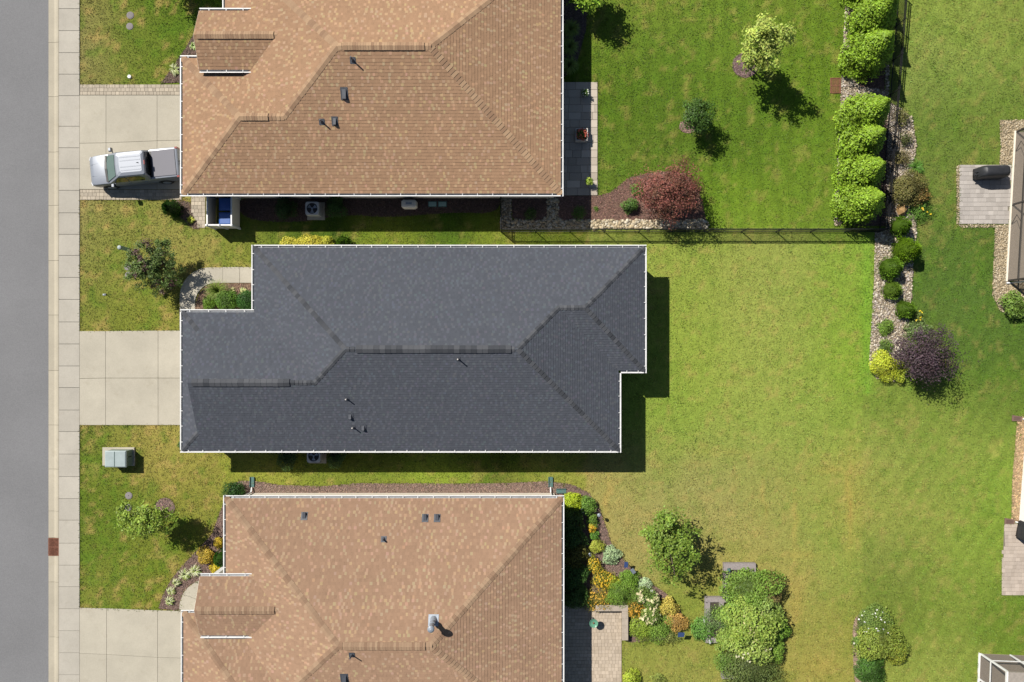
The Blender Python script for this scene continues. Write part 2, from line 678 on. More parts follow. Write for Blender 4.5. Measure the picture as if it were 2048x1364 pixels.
PV0, PV1 = alb(196, 184, 165), alb(222, 208, 186)
pavers('paver_border', 'tan paver band along the upper side of the pickup driveway', [(161, 169.5), (366, 169.5), (366, 190.6), (161, 190.6)], 0.235, 0.16, 0.34, PV0, PV1)
pavers('paver_border', 'tan paver band along the lower side of the pickup driveway', [(161, 379.5), (364, 379.5), (364, 399), (161, 400)], 0.235, 0.16, 0.34, PV0, PV1)
pavers('paver_walk', 'small paver walk beside the bin enclosure', [(383, 392), (411, 392), (411, 456), (402, 456), (383, 425)], 0.25, 0.2, 0.32, PV0, PV1)
pavers('patio', 'long stone patio of large mixed slabs behind the upper house', [(1120, 164.5), (1195, 164.5), (1195, 391), (1120, 391)], 0.503, 0.42, 0.95, alb(208, 195, 178), alb(230, 217, 200), single=True, joint=0.009)
pavers('patio', 'square cobbled patio beside the flower garden', [(1110, 1208), (1243, 1208), (1243, 1390), (1110, 1390)], 0.232, 0.2, 0.27, alb(214, 196, 173), alb(228, 210, 188))
pavers('patio', 'grey paver pad under the covered grill by the screened porch', [(1920, 330), (2022, 330), (2016, 448), (1918, 448)], 0.29, 0.25, 0.5, alb(198, 190, 182), alb(216, 208, 200))
pavers('patio', 'pinkish paver patio at the picture edge below the white wall', [(2008, 1046), (2075, 1046), (2075, 1190), (2003, 1190)], 0.25, 0.2, 0.3, alb(210, 194, 178), alb(226, 210, 194))

# curved front walks
wk = thing('front_walk', 'curved concrete walk around the shrub bed to the grey roofed house', 'walk')
tag(wk, kind='structure')


def arc(cx, cy, r, a0, a1, n):
    return [(cx + r * math.cos(R(a0 + (a1 - a0) * i / n)), cy - r * math.sin(R(a0 + (a1 - a0) * i / n))) for i in range(n + 1)]


OC, IC = (420, 594), (432, 606)
segs = [(180, 152), (150, 112), (110, 92)]
oA = lambda a: (OC[0] + 60 * math.cos(R(a)), OC[1] - 59 * math.sin(R(a)))
iA = lambda a: (IC[0] + 41 * math.cos(R(a)), IC[1] - 40 * math.sin(R(a)))
slab_poly(wk, [(360, 660), oA(180), iA(180), (391, 660)], shrink=0.004)
slab_poly(wk, [oA(a) for a in np.linspace(179.6, 114, 14)] + [iA(a) for a in np.linspace(114, 179.6, 14)], shrink=0.003)
slab_poly(wk, [oA(a) for a in np.linspace(113.2, 90, 8)] + [(446, 535), (446, 566)] + [iA(a) for a in np.linspace(90, 113.2, 8)], shrink=0.003)
slab_poly(wk, [(446, 534), (480, 534), (480, 566), (446, 566)])
slab_poly(wk, [(480, 534), (560, 534), (560, 566), (480, 566)])
wk = thing('front_walk', 'curved concrete walk showing beside the porch roof of the lower house', 'walk')
tag(wk, kind='structure')
slab_poly(wk, [(359, 1221), (360, 1205), (366, 1188), (410, 1203), (410, 1222)])
slab_poly(wk, [(366, 1188), (375, 1175), (392, 1163), (412, 1172), (410, 1203)])
slab_poly(wk, [(392, 1163), (415, 1158), (470, 1120), (470, 1172), (412, 1172)])

# ================================================================ PLANTING BEDS
NOGRASS = []       # ground polygons free of grass
BED_MULCH = []
BED_ROCK = []


def bed_sheet(name, label, px_poly, z, col, cat):
    pl = npoly(px_poly)
    m = MB()
    m.prism(pl, -0.02, z)
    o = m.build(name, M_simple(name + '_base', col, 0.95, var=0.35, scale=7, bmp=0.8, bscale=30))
    tag(o, label, cat, kind='structure')
    return o, pl


def densify(pts, it=2):
    """soften a pixel polygon (Chaikin)"""
    for _ in range(it):
        q = []
        for i in range(len(pts)):
            a, b = pts[i], pts[(i + 1) % len(pts)]
            q += [(a[0] * .75 + b[0] * .25, a[1] * .75 + b[1] * .25), (a[0] * .25 + b[0] * .75, a[1] * .25 + b[1] * .75)]
        pts = q
    return pts


def scatter_in(pl, density, rng):
    a = np.array(pl)
    lo, hi = a.min(0), a.max(0)
    n = int((hi - lo).prod() * density)
    p = lo + rng.random((n, 2)) * (hi - lo)
    return p[inside(p, pl)]


def mulch_bed(label, px_poly, tone=(0.075, 0.05, 0.038), soft=True, z=0.022, density=230):
    px_poly = densify(px_poly) if soft else px_poly
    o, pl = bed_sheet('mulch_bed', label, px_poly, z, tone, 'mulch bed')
    rng = np.random.default_rng(int(abs(pl[0][0] * 97)) + len(label))
    p = scatter_in(pl, density, rng)
    n = len(p)
    if n:
        ang = rng.random(n) * 6.28
        ln = rng.uniform(0.02, 0.07, n)
        wd = rng.uniform(0.008, 0.02, n)
        tx, ty = np.cos(ang), np.sin(ang)
        t1 = rng.uniform(-0.35, 0.35, n)
        c = np.c_[p, np.full(n, z + 0.008) + rng.random(n) * 0.02]
        u = np.c_[tx * ln, ty * ln, t1 * ln]
        v = np.c_[-ty * wd, tx * wd, rng.uniform(-0.5, 0.5, n) * wd]
        V = np.stack([c - u - v, c + u - v, c + u + v, c - u + v], 1).reshape(-1, 3)
        cols = np.array(tone) * rng.uniform(0.6, 2.3, (n, 1)) * (1 + rng.uniform(-0.1, 0.1, (n, 3)))
        ch = np_mesh('mulch_chips', V, np.arange(n * 4).reshape(n, 4), MAT['piece'], o, cols)
        tag(ch, kind='stuff')
    NOGRASS.append(pl)
    return o


ICO_V, ICO_F = None, None


def ico():
    global ICO_V, ICO_F
    if ICO_V is None:
        t = (1 + 5 ** 0.5) / 2
        v = np.array([(-1, t, 0), (1, t, 0), (-1, -t, 0), (1, -t, 0), (0, -1, t), (0, 1, t), (0, -1, -t), (0, 1, -t), (t, 0, -1), (t, 0, 1), (-t, 0, -1), (-t, 0, 1)], float)
        ICO_V = v / np.linalg.norm(v[0])
        ICO_F = np.array([(0, 11, 5), (0, 5, 1), (0, 1, 7), (0, 7, 10), (0, 10, 11), (1, 5, 9), (5, 11, 4), (11, 10, 2), (10, 7, 6), (7, 1, 8),
                          (3, 9, 4), (3, 4, 2), (3, 2, 6), (3, 6, 8), (3, 8, 9), (4, 9, 5), (2, 4, 11), (6, 2, 10), (8, 6, 7), (9, 8, 1)])
    return ICO_V, ICO_F


def stones(pl, density, smin, smax, palette, z, rng, parent):
    p = scatter_in(pl, density, rng)
    n = len(p)
    v, f = ico()
    s = rng.uniform(smin, smax, n) * rng.choice([1, 1, 1, 1.5], n)
    sc = np.stack([s * rng.uniform(0.8, 1.4, n), s * rng.uniform(0.7, 1.0, n), s * rng.uniform(0.45, 0.7, n)], 1)
    a = rng.random(n) * 6.28
    ca, sa = np.cos(a), np.sin(a)
    L = v[None] * sc[:, None] * rng.uniform(0.85, 1.15, (n, 12, 1))
    X = L[..., 0] * ca[:, None] - L[..., 1] * sa[:, None] + p[:, 0:1]
    Y = L[..., 0] * sa[:, None] + L[..., 1] * ca[:, None] + p[:, 1:2]
    Z = L[..., 2] + (z + s * 0.25)[:, None]
    V = np.stack([X, Y, Z], -1).reshape(-1, 3)
    Q = (f[None] + (np.arange(n) * 12)[:, None, None]).reshape(-1, 3)
    pal = np.array(palette)
    c = pal[rng.integers(0, len(pal), n)] * rng.uniform(0.75, 1.2, (n, 1))
    o = np_mesh('pebbles', V, Q, MAT['stone'], parent, np.repeat(c, 20, 0))
    tag(o, kind='stuff')


RIVER = [alb(222, 206, 178), alb(208, 190, 160), alb(238, 226, 204), alb(190, 174, 150), alb(200, 184, 174), alb(172, 154, 134), alb(230, 220, 206)]
CREAM = [alb(228, 212, 180), alb(215, 196, 160), alb(235, 224, 200), alb(205, 185, 150)]


def rock_bed(label, px_poly, palette=RIVER, smin=0.035, smax=0.075, density=190, soft=True, z=0.012):
    px_poly = densify(px_poly) if soft else px_poly
    o, pl = bed_sheet('rock_bed', label, px_poly, z, tuple(c * 0.55 for c in palette[1]), 'rock bed')
    rng = np.random.default_rng(int(abs(pl[0][1] * 91)) + len(label))
    stones(pl, density, smin, smax, palette, z, rng, o)
    NOGRASS.append(pl)
    return o


DK = (0.085, 0.058, 0.045)
mulch_bed('mulch bed of striped grasses beside the upper porch roof', [(393, 60), (372, 96), (346, 134), (322, 167), (362, 165), (364, 113), (420, 113), (420, 18), (400, 18), (394, 40)], DK, False)
mulch_bed('mulch strip under the cone shrub beside the pickup driveway', [(334, 401), (384, 401), (384, 428), (404, 456), (388, 460), (366, 438), (346, 424)], DK)
mulch_bed('mulch bed with boxwoods inside the curved walk', [(392, 640), (392, 606), (398, 588), (411, 573), (432, 567), (520, 566.5), (520, 640)], (0.14, 0.09, 0.06), False)
mulch_bed('large curved mulch bed with yellow shrubs and striped grasses', [(470, 990), (447, 1006), (438, 1030), (424, 1068), (395, 1100), (366, 1130), (342, 1160), (326, 1190), (317, 1217), (359, 1221), (360, 1204), (368, 1185), (380, 1170), (395, 1162), (470, 1158)], (0.12, 0.08, 0.065), False)
mulch_bed('narrow mulch strip along the white wall of the lower house', [(450, 1000), (456, 986), (467, 966), (485, 961), (530, 964), (560, 970), (650, 972), (720, 966), (900, 967), (1010, 966), (1100, 962), (1128, 967), (1128, 1000)], (0.14, 0.095, 0.075), False)
mulch_bed('winding mulch bed of the flower garden behind the lower house', [(1128, 966), (1150, 971), (1178, 986), (1197, 1012), (1212, 1052), (1224, 1090), (1250, 1122), (1288, 1158), (1332, 1186), (1358, 1212), (1368, 1240), (1352, 1262), (1330, 1280), (1257, 1284), (1257, 1206), (1120, 1206), (1120, 990)], (0.12, 0.08, 0.065), False)
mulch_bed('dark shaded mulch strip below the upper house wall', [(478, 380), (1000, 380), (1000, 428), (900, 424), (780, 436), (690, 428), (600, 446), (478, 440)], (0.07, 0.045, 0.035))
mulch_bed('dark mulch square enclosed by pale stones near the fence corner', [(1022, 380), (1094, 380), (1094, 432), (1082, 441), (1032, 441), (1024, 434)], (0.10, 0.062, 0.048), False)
mulch_bed('reddish mulch bed under the red leaf maple', [(1117, 391.5), (1196, 391.5), (1222, 384), (1244, 366), (1262, 354), (1300, 346), (1345, 342), (1378, 354), (1396, 380), (1406, 410), (1411, 441), (1290, 441), (1124, 441), (1117, 432)], (0.115, 0.066, 0.05), False)
mulch_bed('round mulch ring at the foot of the pale green tree', [(1490 + 26 * math.cos(t), 131 + 25 * math.sin(t)) for t in np.linspace(0, 6.1, 18)], (0.13, 0.085, 0.08))
mulch_bed('small mulch ring at the foot of the small dark tree', [(1376 + 18 * math.cos(t), 253 + 14 * math.sin(t)) for t in np.linspace(0, 6.1, 14)], (0.15, 0.1, 0.08))
mulch_bed('mulch ring at the foot of the leaning front tree of the lower house', [(330 + 20 * math.cos(t), 1015 + 20 * math.sin(t)) for t in np.linspace(0, 6.1, 16)], (0.14, 0.095, 0.08))
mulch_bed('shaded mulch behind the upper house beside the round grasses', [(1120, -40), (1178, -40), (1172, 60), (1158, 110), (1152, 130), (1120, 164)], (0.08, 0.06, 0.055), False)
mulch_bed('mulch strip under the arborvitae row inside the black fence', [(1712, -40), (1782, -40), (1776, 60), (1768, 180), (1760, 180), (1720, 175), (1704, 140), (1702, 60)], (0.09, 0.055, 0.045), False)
mulch_bed('lower mulch strip under the arborvitae row above the fence corner', [(1690, 200), (1780, 198), (1775, 330), (1772, 452), (1685, 452), (1678, 420), (1684, 300)], (0.09, 0.06, 0.05), False)
mulch_bed('pale mulch path beside the rose shrub at the lower edge', [(1712, 1400), (1704, 1290), (1706, 1244), (1716, 1228), (1738, 1226), (1764, 1248), (1760, 1300), (1740, 1320), (1752, 1350), (1760, 1400)], (0.2, 0.14, 0.105))
mulch_bed('tan straw mulch strip along the white wall at the picture edge', [(2034, 834), (2075, 834), (2060, 1046), (2022, 1044), (2024, 960), (2030, 890)], (0.26, 0.18, 0.10), False)

rock_bed('cream stone strip along the fence below the red leaf maple', [(1002, 440), (1413, 440), (1417, 450), (1412, 458), (1002, 458)], CREAM, 0.05, 0.1, 150, False)
rock_bed('cream stone border beside the fence corner near the upper house', [(1002, 380), (1022, 380), (1023, 441), (1002, 441)], CREAM, 0.04, 0.08, 160, False)
rock_bed('cream stone path between the two shaded mulch squares', [(1094, 380), (1117, 380), (1117, 432), (1125, 441), (1082, 441), (1094, 432)], CREAM, 0.04, 0.08, 160, False)
rock_bed('river stone border left of the arborvitae row', [(1694, -40), (1712, -40), (1703, 60), (1704, 140), (1722, 175), (1772, 180), (1768, 130), (1778, 130), (1776, 200), (1690, 200), (1684, 300), (1678, 420), (1688, 450), (1668, 452), (1672, 380), (1680, 230), (1684, 120)], RIVER, 0.03, 0.07, 200, False)
rock_bed('river stone bed running down past the round clipped shrubs', [(1772, 200), (1800, 216), (1824, 236), (1833, 290), (1826, 330), (1830, 400), (1832, 470), (1826, 520), (1824, 580), (1818, 640), (1812, 700), (1812, 756), (1790, 764), (1752, 757), (1738, 730), (1742, 660), (1748, 560), (1750, 458), (1772, 458)], RIVER, 0.03, 0.07, 200, False)
PEB = [alb(215, 195, 160), alb(200, 180, 145), alb(226, 210, 180)]
rock_bed('cream pebble border above the grill pad by the screened porch', [(1999, 240), (2075, 240), (2034, 262), (2024, 329), (1998, 329), (2001, 300)], PEB, 0.025, 0.05, 320, False, 0.010)
rock_bed('cream pebble border from the grill pad down around the porch corner', [(2016, 449.5), (2012, 562), (2030, 566), (2075, 560), (2075, 632), (2030, 634), (2000, 622), (1984, 590), (1988, 500), (1990, 455), (1922, 455), (1913, 447), (1913, 334), (1918.5, 330), (1917.5, 449.5)], PEB, 0.025, 0.05, 320, False, 0.010)

# other ground free of grass
for q in ([(90, -60), (161, -60), (161, 1420), (90, 1420)], [(150, 660), (400, 660), (400, 851), (150, 851)], [(150, 169), (366, 165), (366, 400), (150, 401)],
          [(150, 1214), (366, 1221), (366, 1420), (150, 1420)],
          [(382, 390), (480, 390), (480, 455), (402, 457), (382, 430)], [(1110, 163), (1196, 163), (1196, 392), (1110, 392)],
          [(1100, 1206), (1245, 1206), (1245, 1420), (1100, 1420)], [(1916, 326), (2024, 326), (2018, 451), (1915, 451)], [(2003, 1046), (2080, 1046), (2080, 1192), (2001, 1192)],
          [(2030, 262), (2400, 262), (2400, 562), (2012, 562)], [(2040, 834), (2400, 834), (2400, 1046), (2036, 1046)], [(1955, 1303), (2400, 1303), (2400, 1500), (1950, 1500)],
          [(360, 660), (360, 594), (374, 560), (395, 540), (420, 534), (560, 534), (560, 660)],
          [(205, 896), (272, 896), (272, 937), (205, 937)]):
    NOGRASS.append(npoly(q))
for cx, cy, r in ((261, 31, 8), (260, 53, 8), (257, 535, 8), (258, 551, 8), (258, 991, 8), (258, 1015, 8), (260, 154, 5)):
    NOGRASS.append(npoly([(cx + r * math.cos(t), cy + r * math.sin(t)) for t in np.linspace(0, 5.9, 12)]))
NOGRASS.append(npoly([(1659, 154), (1683, 154), (1683, 187), (1659, 187)]))

# ================================================================ LAWN
# turf colours (kept, watered or dry) at points of the lots; some hold house shade
TURF = [
    # front yards
    (175, 20, (138, 132, 72)), (175, 90, (150, 140, 88)), (175, 150, (135, 132, 70)), (230, 40, (112, 126, 44)), (300, 60, (98, 120, 34)), (250, 110, (116, 128, 48)),
    (310, 120, (104, 124, 38)), (360, 50, (84, 112, 28)), (280, 160, (108, 124, 44)),
    (175, 420, (160, 148, 92)), (180, 500, (150, 142, 84)), (175, 600, (132, 132, 62)), (230, 430, (128, 132, 58)), (300, 430, (138, 140, 66)), (230, 480, (132, 136, 58)),
    (340, 470, (148, 144, 76)), (400, 490, (146, 142, 70)), (460, 510, (140, 140, 62)), (220, 560, (122, 132, 50)), (240, 630, (118, 130, 46)), (320, 620, (136, 138, 58)), (210, 520, (110, 128, 42)),
    (175, 870, (98, 118, 40)), (250, 870, (140, 138, 62)), (330, 880, (160, 150, 76)), (330, 920, (148, 142, 66)), (200, 960, (108, 124, 40)), (180, 1050, (92, 116, 34)),
    (240, 1080, (106, 124, 40)), (220, 1180, (122, 130, 52)), (290, 1130, (124, 132, 50)), (300, 1190, (112, 126, 38)), (400, 950, (142, 140, 62)), (430, 1010, (134, 136, 58)), (360, 1080, (118, 128, 44)),
    # side strips; dark points by the walls have house shade in their colour
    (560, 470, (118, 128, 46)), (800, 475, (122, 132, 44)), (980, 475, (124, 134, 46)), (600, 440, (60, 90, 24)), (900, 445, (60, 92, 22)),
    (500, 955, (150, 150, 62)), (700, 955, (152, 158, 62)), (900, 955, (140, 154, 56)), (1090, 955, (150, 150, 66)),
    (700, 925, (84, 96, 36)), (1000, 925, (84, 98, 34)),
    # upper back yard
    (1210, 20, (108, 128, 42)), (1300, 20, (110, 130, 44)), (1240, 120, (96, 120, 34)), (1330, 110, (92, 118, 34)), (1430, 60, (104, 128, 40)), (1230, 220, (86, 112, 28)), (1300, 200, (88, 114, 32)),
    (1250, 320, (98, 120, 38)), (1330, 310, (90, 112, 34)), (1450, 200, (94, 120, 34)), (1500, 300, (90, 116, 32)), (1560, 40, (106, 128, 40)), (1620, 100, (100, 126, 34)), (1620, 250, (98, 124, 34)),
    (1600, 350, (104, 130, 38)), (1640, 420, (106, 130, 40)), (1460, 400, (104, 132, 34)), (1500, 440, (118, 142, 44)),
    # middle back yard
    (1330, 510, (150, 158, 74)), (1450, 520, (156, 158, 80)), (1550, 520, (154, 160, 78)), (1700, 520, (138, 160, 62)), (1380, 600, (146, 160, 66)), (1480, 620, (156, 162, 78)), (1600, 600, (152, 160, 76)),
    (1690, 600, (134, 158, 56)), (1380, 720, (146, 160, 66)), (1500, 740, (154, 162, 76)), (1600, 740, (148, 160, 72)), (1700, 720, (136, 160, 56)), (1340, 850, (140, 158, 64)), (1480, 860, (148, 160, 72)),
    (1600, 870, (146, 158, 72)), (1690, 860, (140, 156, 66)), (1320, 520, (154, 162, 72)), (1400, 500, (140, 158, 60)),
    # dry lower back yard
    (1330, 930, (146, 152, 74)), (1480, 930, (150, 152, 80)), (1230, 980, (164, 152, 86)), (1300, 990, (160, 154, 92)), (1420, 980, (162, 152, 92)), (1530, 980, (154, 152, 80)), (1640, 960, (150, 154, 76)), (1700, 950, (160, 154, 76)),
    (1270, 1050, (168, 152, 92)), (1440, 1050, (164, 154, 90)), (1560, 1060, (160, 152, 84)), (1640, 1050, (132, 154, 64)), (1690, 1030, (164, 152, 78)), (1300, 1120, (158, 150, 86)), (1440, 1120, (166, 152, 82)),
    (1590, 1150, (164, 152, 84)), (1680, 1130, (140, 152, 68)), (1600, 1250, (156, 148, 76)), (1680, 1250, (148, 146, 68)), (1380, 1180, (144, 146, 66)), (1400, 1290, (150, 148, 72)), (1300, 1320, (144, 146, 66)),
    (1350, 1350, (150, 146, 74)), (1620, 1340, (158, 148, 74)), (1390, 1230, (136, 144, 58)),
    # far right
    (1850, 30, (132, 150, 62)), (1950, 60, (136, 152, 66)), (2030, 60, (126, 142, 60)), (1850, 120, (134, 148, 70)), (1950, 150, (128, 148, 64)), (1900, 200, (108, 128, 52)), (2020, 200, (110, 130, 52)),
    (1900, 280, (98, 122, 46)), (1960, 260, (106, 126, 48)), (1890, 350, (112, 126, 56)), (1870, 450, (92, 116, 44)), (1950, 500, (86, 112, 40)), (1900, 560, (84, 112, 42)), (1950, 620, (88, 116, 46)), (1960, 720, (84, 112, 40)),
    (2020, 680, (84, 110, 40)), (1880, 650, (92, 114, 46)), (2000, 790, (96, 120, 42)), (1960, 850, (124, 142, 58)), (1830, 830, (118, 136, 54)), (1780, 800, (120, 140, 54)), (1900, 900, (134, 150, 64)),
    (1780, 900, (138, 150, 68)), (1980, 980, (124, 148, 54)), (1880, 1000, (138, 150, 66)), (1780, 1000, (142, 150, 68)), (1840, 1080, (130, 144, 60)), (1960, 1100, (128, 150, 56)), (1780, 1120, (134, 142, 66)),
    (1800, 1190, (108, 126, 48)), (1900, 1180, (130, 146, 60)), (1880, 1240, (118, 136, 50)), (2000, 1230, (104, 128, 42)), (1800, 1220, (102, 124, 42)), (1880, 1300, (134, 146, 64)), (1850, 1350, (138, 150, 66)), (1790, 1320, (136, 146, 62)),
    (1760, 1190, (120, 132, 56)),
]
TP = np.array([P(a, b).xy for a, b, c in TURF])
TC = np.array([lin(c) for a, b, c in TURF]) / F


def turf_color(x, y):
    px, py = x * PXM + 1024, 682 - y * PXM
    # uneven growth edges: warp the sample position a little
    wx = x + (vnoise(x, y, 0.9, 3) - 0.5) * 1.0
    wy = y + (vnoise(x, y, 0.9, 4) - 0.5) * 1.0
    # lot boundaries are mown edges: keep the yards apart
    out = np.zeros((len(x), 3))
    ws = np.zeros(len(x))

    def zone(qx, qy):
        zz = np.zeros(len(qx), int)
        zz[(qx > 1160) & (qy < 460)] = 1
        zz[(qx > 1180) & (qy >= 460) & (qx < 1724)] = 2
        zz[(qx >= 1724)] = 3
        zz[(qx > 440) & (qx < 1170)] = 4
        return zz
    Z = zone(px + (vnoise(x, y, 0.5, 8) - 0.5) * 14, py)
    TZ = zone(TP[:, 0] * PXM + 1024, 682 - TP[:, 1] * PXM)
    for i in range(len(TP)):
        d2 = (wx - TP[i, 0]) ** 2 + (wy - TP[i, 1]) ** 2
        wgt = np.exp(-d2 / (2 * 1.6 ** 2)) + 1e-4 / (1 + d2)
        wgt = wgt * np.where(Z == TZ[i], 1.0, np.where((Z + TZ[i] == 5) & (np.minimum(Z, TZ[i]) == 2), 0.22, 0.02))
        out += wgt[:, None] * TC[i]
        ws += wgt
    out /= ws[:, None]
    # dry straw and lush tufts
    dry = np.array(lin((188, 160, 96))) / F
    lush = np.array(lin((92, 128, 34))) / F
    f = np.clip((vnoise(x, y, 0.55, 5) * 0.6 + vnoise(x, y, 0.2, 6) * 0.4 - 0.60) * 3.2, 0, 0.6)
    amt = np.where(Z == 0, 0.9, np.where(Z == 1, 0.45, np.where(Z == 3, 0.4, 0.6)))
    f = f * amt
    out = out * (1 - f[:, None]) + dry * f[:, None]
    f = np.clip((vnoise(x, y, 0.8, 9) * 0.6 + vnoise(x, y, 0.25, 10) * 0.4 - 0.58) * 3.0, 0, 0.5)
    f = f * np.where(Z == 0, 1.0, np.where(Z == 2, 0.45, 0.6))
    out = out * (1 - f[:, None]) + lush * f[:, None]
    # fresh green edge along the right rock bed
    e = np.exp(-((px - 1734) / 13) ** 2) * ((py > 470) & (py < 790))
    out = out * (1 - 0.6 * e[:, None]) + np.array(lin((118, 165, 48))) / F * 0.6 * e[:, None]
    # orange scorched streaks in the dry yard
    for cx, cy, sx_, sy_, k in ((1700, 1010, 7, 90, .6), (1590, 1050, 5, 60, .45), (1530, 1000, 4, 50, .4), (1660, 940, 30, 8, .4), (1215, 1000, 6, 40, .6), (1260, 1160, 10, 40, .4), (1600, 1110, 40, 8, .35), (1590, 1200, 18, 60, .35), (1450, 905, 60, 6, .25), (1640, 1330, 30, 20, .35)):
        e = 0.55 * k * np.exp(-((px - cx + (vnoise(x, y, .7, 21) - .5) * 14) / sx_) ** 2 - ((py - cy) / sy_) ** 2)
        out = out * (1 - e[:, None]) + np.array(lin((205, 160, 90))) / F * e[:, None]
    # faint mower tracks in the upper back yard
    mow = np.where(Z == 1, 1 + 0.07 * np.sin(px / 32 * 2 * math.pi + 3 * vnoise(x, y, 3, 31)), 1.0)
    mow = np.where(Z == 3, 1 + 0.05 * np.sin((px * 0.8 + py * 0.5) / 30 * 2 * math.pi), mow)
    return out * mow[:, None] * np.array((1.25, 1.33, 1.28)) * np.where((Z == 3)[:, None], np.array((1.08, 1.02, 1.12)), np.where((Z == 1)[:, None], np.array((1.08, 1.03, 1.1)), np.where((Z == 0)[:, None], np.array((1.08, 1.0, 1.08)), 1.0)))


X0, X1, Y0, Y1 = XS1, 48.0, -31.0, 31.0
nx, ny = 330, 266
gx, gy = np.meshgrid(np.linspace(X0, X1, nx), np.linspace(Y0, Y1, ny))
gx, gy = gx.ravel(), gy.ravel()
V = np.c_[gx, gy, (vnoise(gx, gy, 2.5, 50) - 0.5) * 0.012]
ii = (np.arange(ny - 1)[:, None] * nx + np.arange(nx - 1)[None]).ravel()
Q = np.c_[ii, ii + 1, ii + nx + 1, ii + nx]
lawn = np_mesh('lawn', V, Q, MAT['lawn'], smooth=True)
a = lawn.data.attributes.new('Col', 'FLOAT_COLOR', 'POINT')
arr = np.ones((len(V), 4), np.float32)
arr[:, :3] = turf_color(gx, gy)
a.data.foreach_set('color', arr.ravel())
tag(lawn, 'turf of the front and back yards around the houses', 'lawn', kind='structure')

# blades
HOUSE_FOOT = [[(-20.3, -6.5), (6.4, -6.5), (6.4, -1.5), (8.0, -1.5), (8.0, 5.5), (-15.8, 5.5), (-15.8, 1.5), (-20.3, 1.5)],
              [(-20.3, 9.5), (2.8, 9.5), (2.8, 30), (-17.6, 30), (-17.6, 17.4), (-20.3, 17.4)],
              [(-17.6, -10.1), (2.8, -10.1), (2.8, -30), (-20.3, -30), (-20.3, -17.3), (-17.6, -17.3)]]
NB = 420000
bx = np.c_[RNG.uniform(XS1, 35.5, NB), RNG.uniform(-24, 24, NB)]
keep = np.ones(NB, bool)
for pl in NOGRASS + HOUSE_FOOT:
    keep &= ~inside(bx, pl)
bx = bx[keep]
n = len(bx)
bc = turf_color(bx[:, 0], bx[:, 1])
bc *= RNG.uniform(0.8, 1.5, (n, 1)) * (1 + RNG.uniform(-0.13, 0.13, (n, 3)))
clump = vnoise(bx[:, 0], bx[:, 1], 0.35, 60)
hgt = RNG.uniform(0.03, 0.075, n) * (0.6 + 0.9 * clump)
ang = RNG.random(n) * 2 * math.pi
lean = RNG.uniform(0.6, 1.9, n) * hgt
wid = RNG.uniform(0.014, 0.034, n)
dx, dy = np.cos(ang), np.sin(ang)
base = np.c_[bx, np.zeros(n)]
tip = base + np.c_[dx * lean, dy * lean, hgt]
sv = np.c_[-dy * wid, dx * wid, np.zeros(n)]
V = np.stack([base - sv, base + sv, tip], 1).reshape(-1, 3)
ex = []
for pl in NOGRASS:
    a_ = np.array(pl)
    if (a_.max(0) - a_.min(0)).max() < 1.2:
        continue
    for p, q in zip(a_, np.roll(a_, -1, 0)):
        k = int(np.linalg.norm(q - p) * 16)
        if k:
            tt = RNG.random((k, 1))
            ex.append(p + (q - p) * tt + RNG.normal(0, 0.045, (k, 2)))
ex = np.concatenate(ex)
ex = ex[(ex[:, 0] > XS1 - 0.1) & (ex[:, 0] < 35) & (np.abs(ex[:, 1]) < 24)]
ok = np.ones(len(ex), bool)
for pl in HOUSE_FOOT:
    ok &= ~inside(ex, pl)
probe = np.zeros(len(ex), int)
for dx_, dy_ in ((0.3, 0), (-0.3, 0), (0, 0.3), (0, -0.3)):
    t_ = np.zeros(len(ex), bool)
    for pl in NOGRASS:
        t_ |= inside(ex + np.array((dx_, dy_)), pl)
    probe += t_
ex = ex[ok & (probe < 4)]
m_ = len(ex)
ec = turf_color(ex[:, 0], ex[:, 1]) * RNG.uniform(0.6, 1.25, (m_, 1))
eh = RNG.uniform(0.05, 0.11, m_)
ea = RNG.random(m_) * 2 * math.pi
ed = np.c_[np.cos(ea), np.sin(ea)]
eb = np.c_[ex, np.full(m_, 0.02)]
et = eb + np.c_[ed * (eh * 1.1)[:, None], eh]
es = np.c_[-ed[:, 1], ed[:, 0], np.zeros(m_)] * 0.022
V = np.concatenate([V, np.stack([eb - es, eb + es, et], 1).reshape(-1, 3)])
bc = np.concatenate([bc, ec])
n = n + m_
grass = np_mesh('grass', V, np.arange(3 * n).reshape(n, 3), MAT['grass'], None, bc)
tag(grass, 'short grass blades of the yards', 'grass', kind='stuff')
#@@PART2
# ================================================================ HOUSES
EZ = 2.8          # eave height
PI = 5 / 12       # roof pitch


def clip_half(poly, a, b, c):
    """keep a*u + b*v <= c"""
    out = []
    n = len(poly)
    for i in range(n):
        p, q = poly[i], poly[(i + 1) % n]
        dp, dq = a * p[0] + b * p[1] - c, a * q[0] + b * q[1] - c
        if dp <= 0:
            out.append(p)
        if (dp < 0 < dq) or (dq < 0 < dp):
            t = dp / (dp - dq)
            out.append((p[0] + (q[0] - p[0]) * t, p[1] + (q[1] - p[1]) * t))
    return out


def area(poly):
    return 0.5 * sum(poly[i][0] * poly[(i + 1) % len(poly)][1] - poly[(i + 1) % len(poly)][0] * poly[i][1] for i in range(len(poly)))


VIEW = (-35.5, 35.5, -24.0, 24.0)


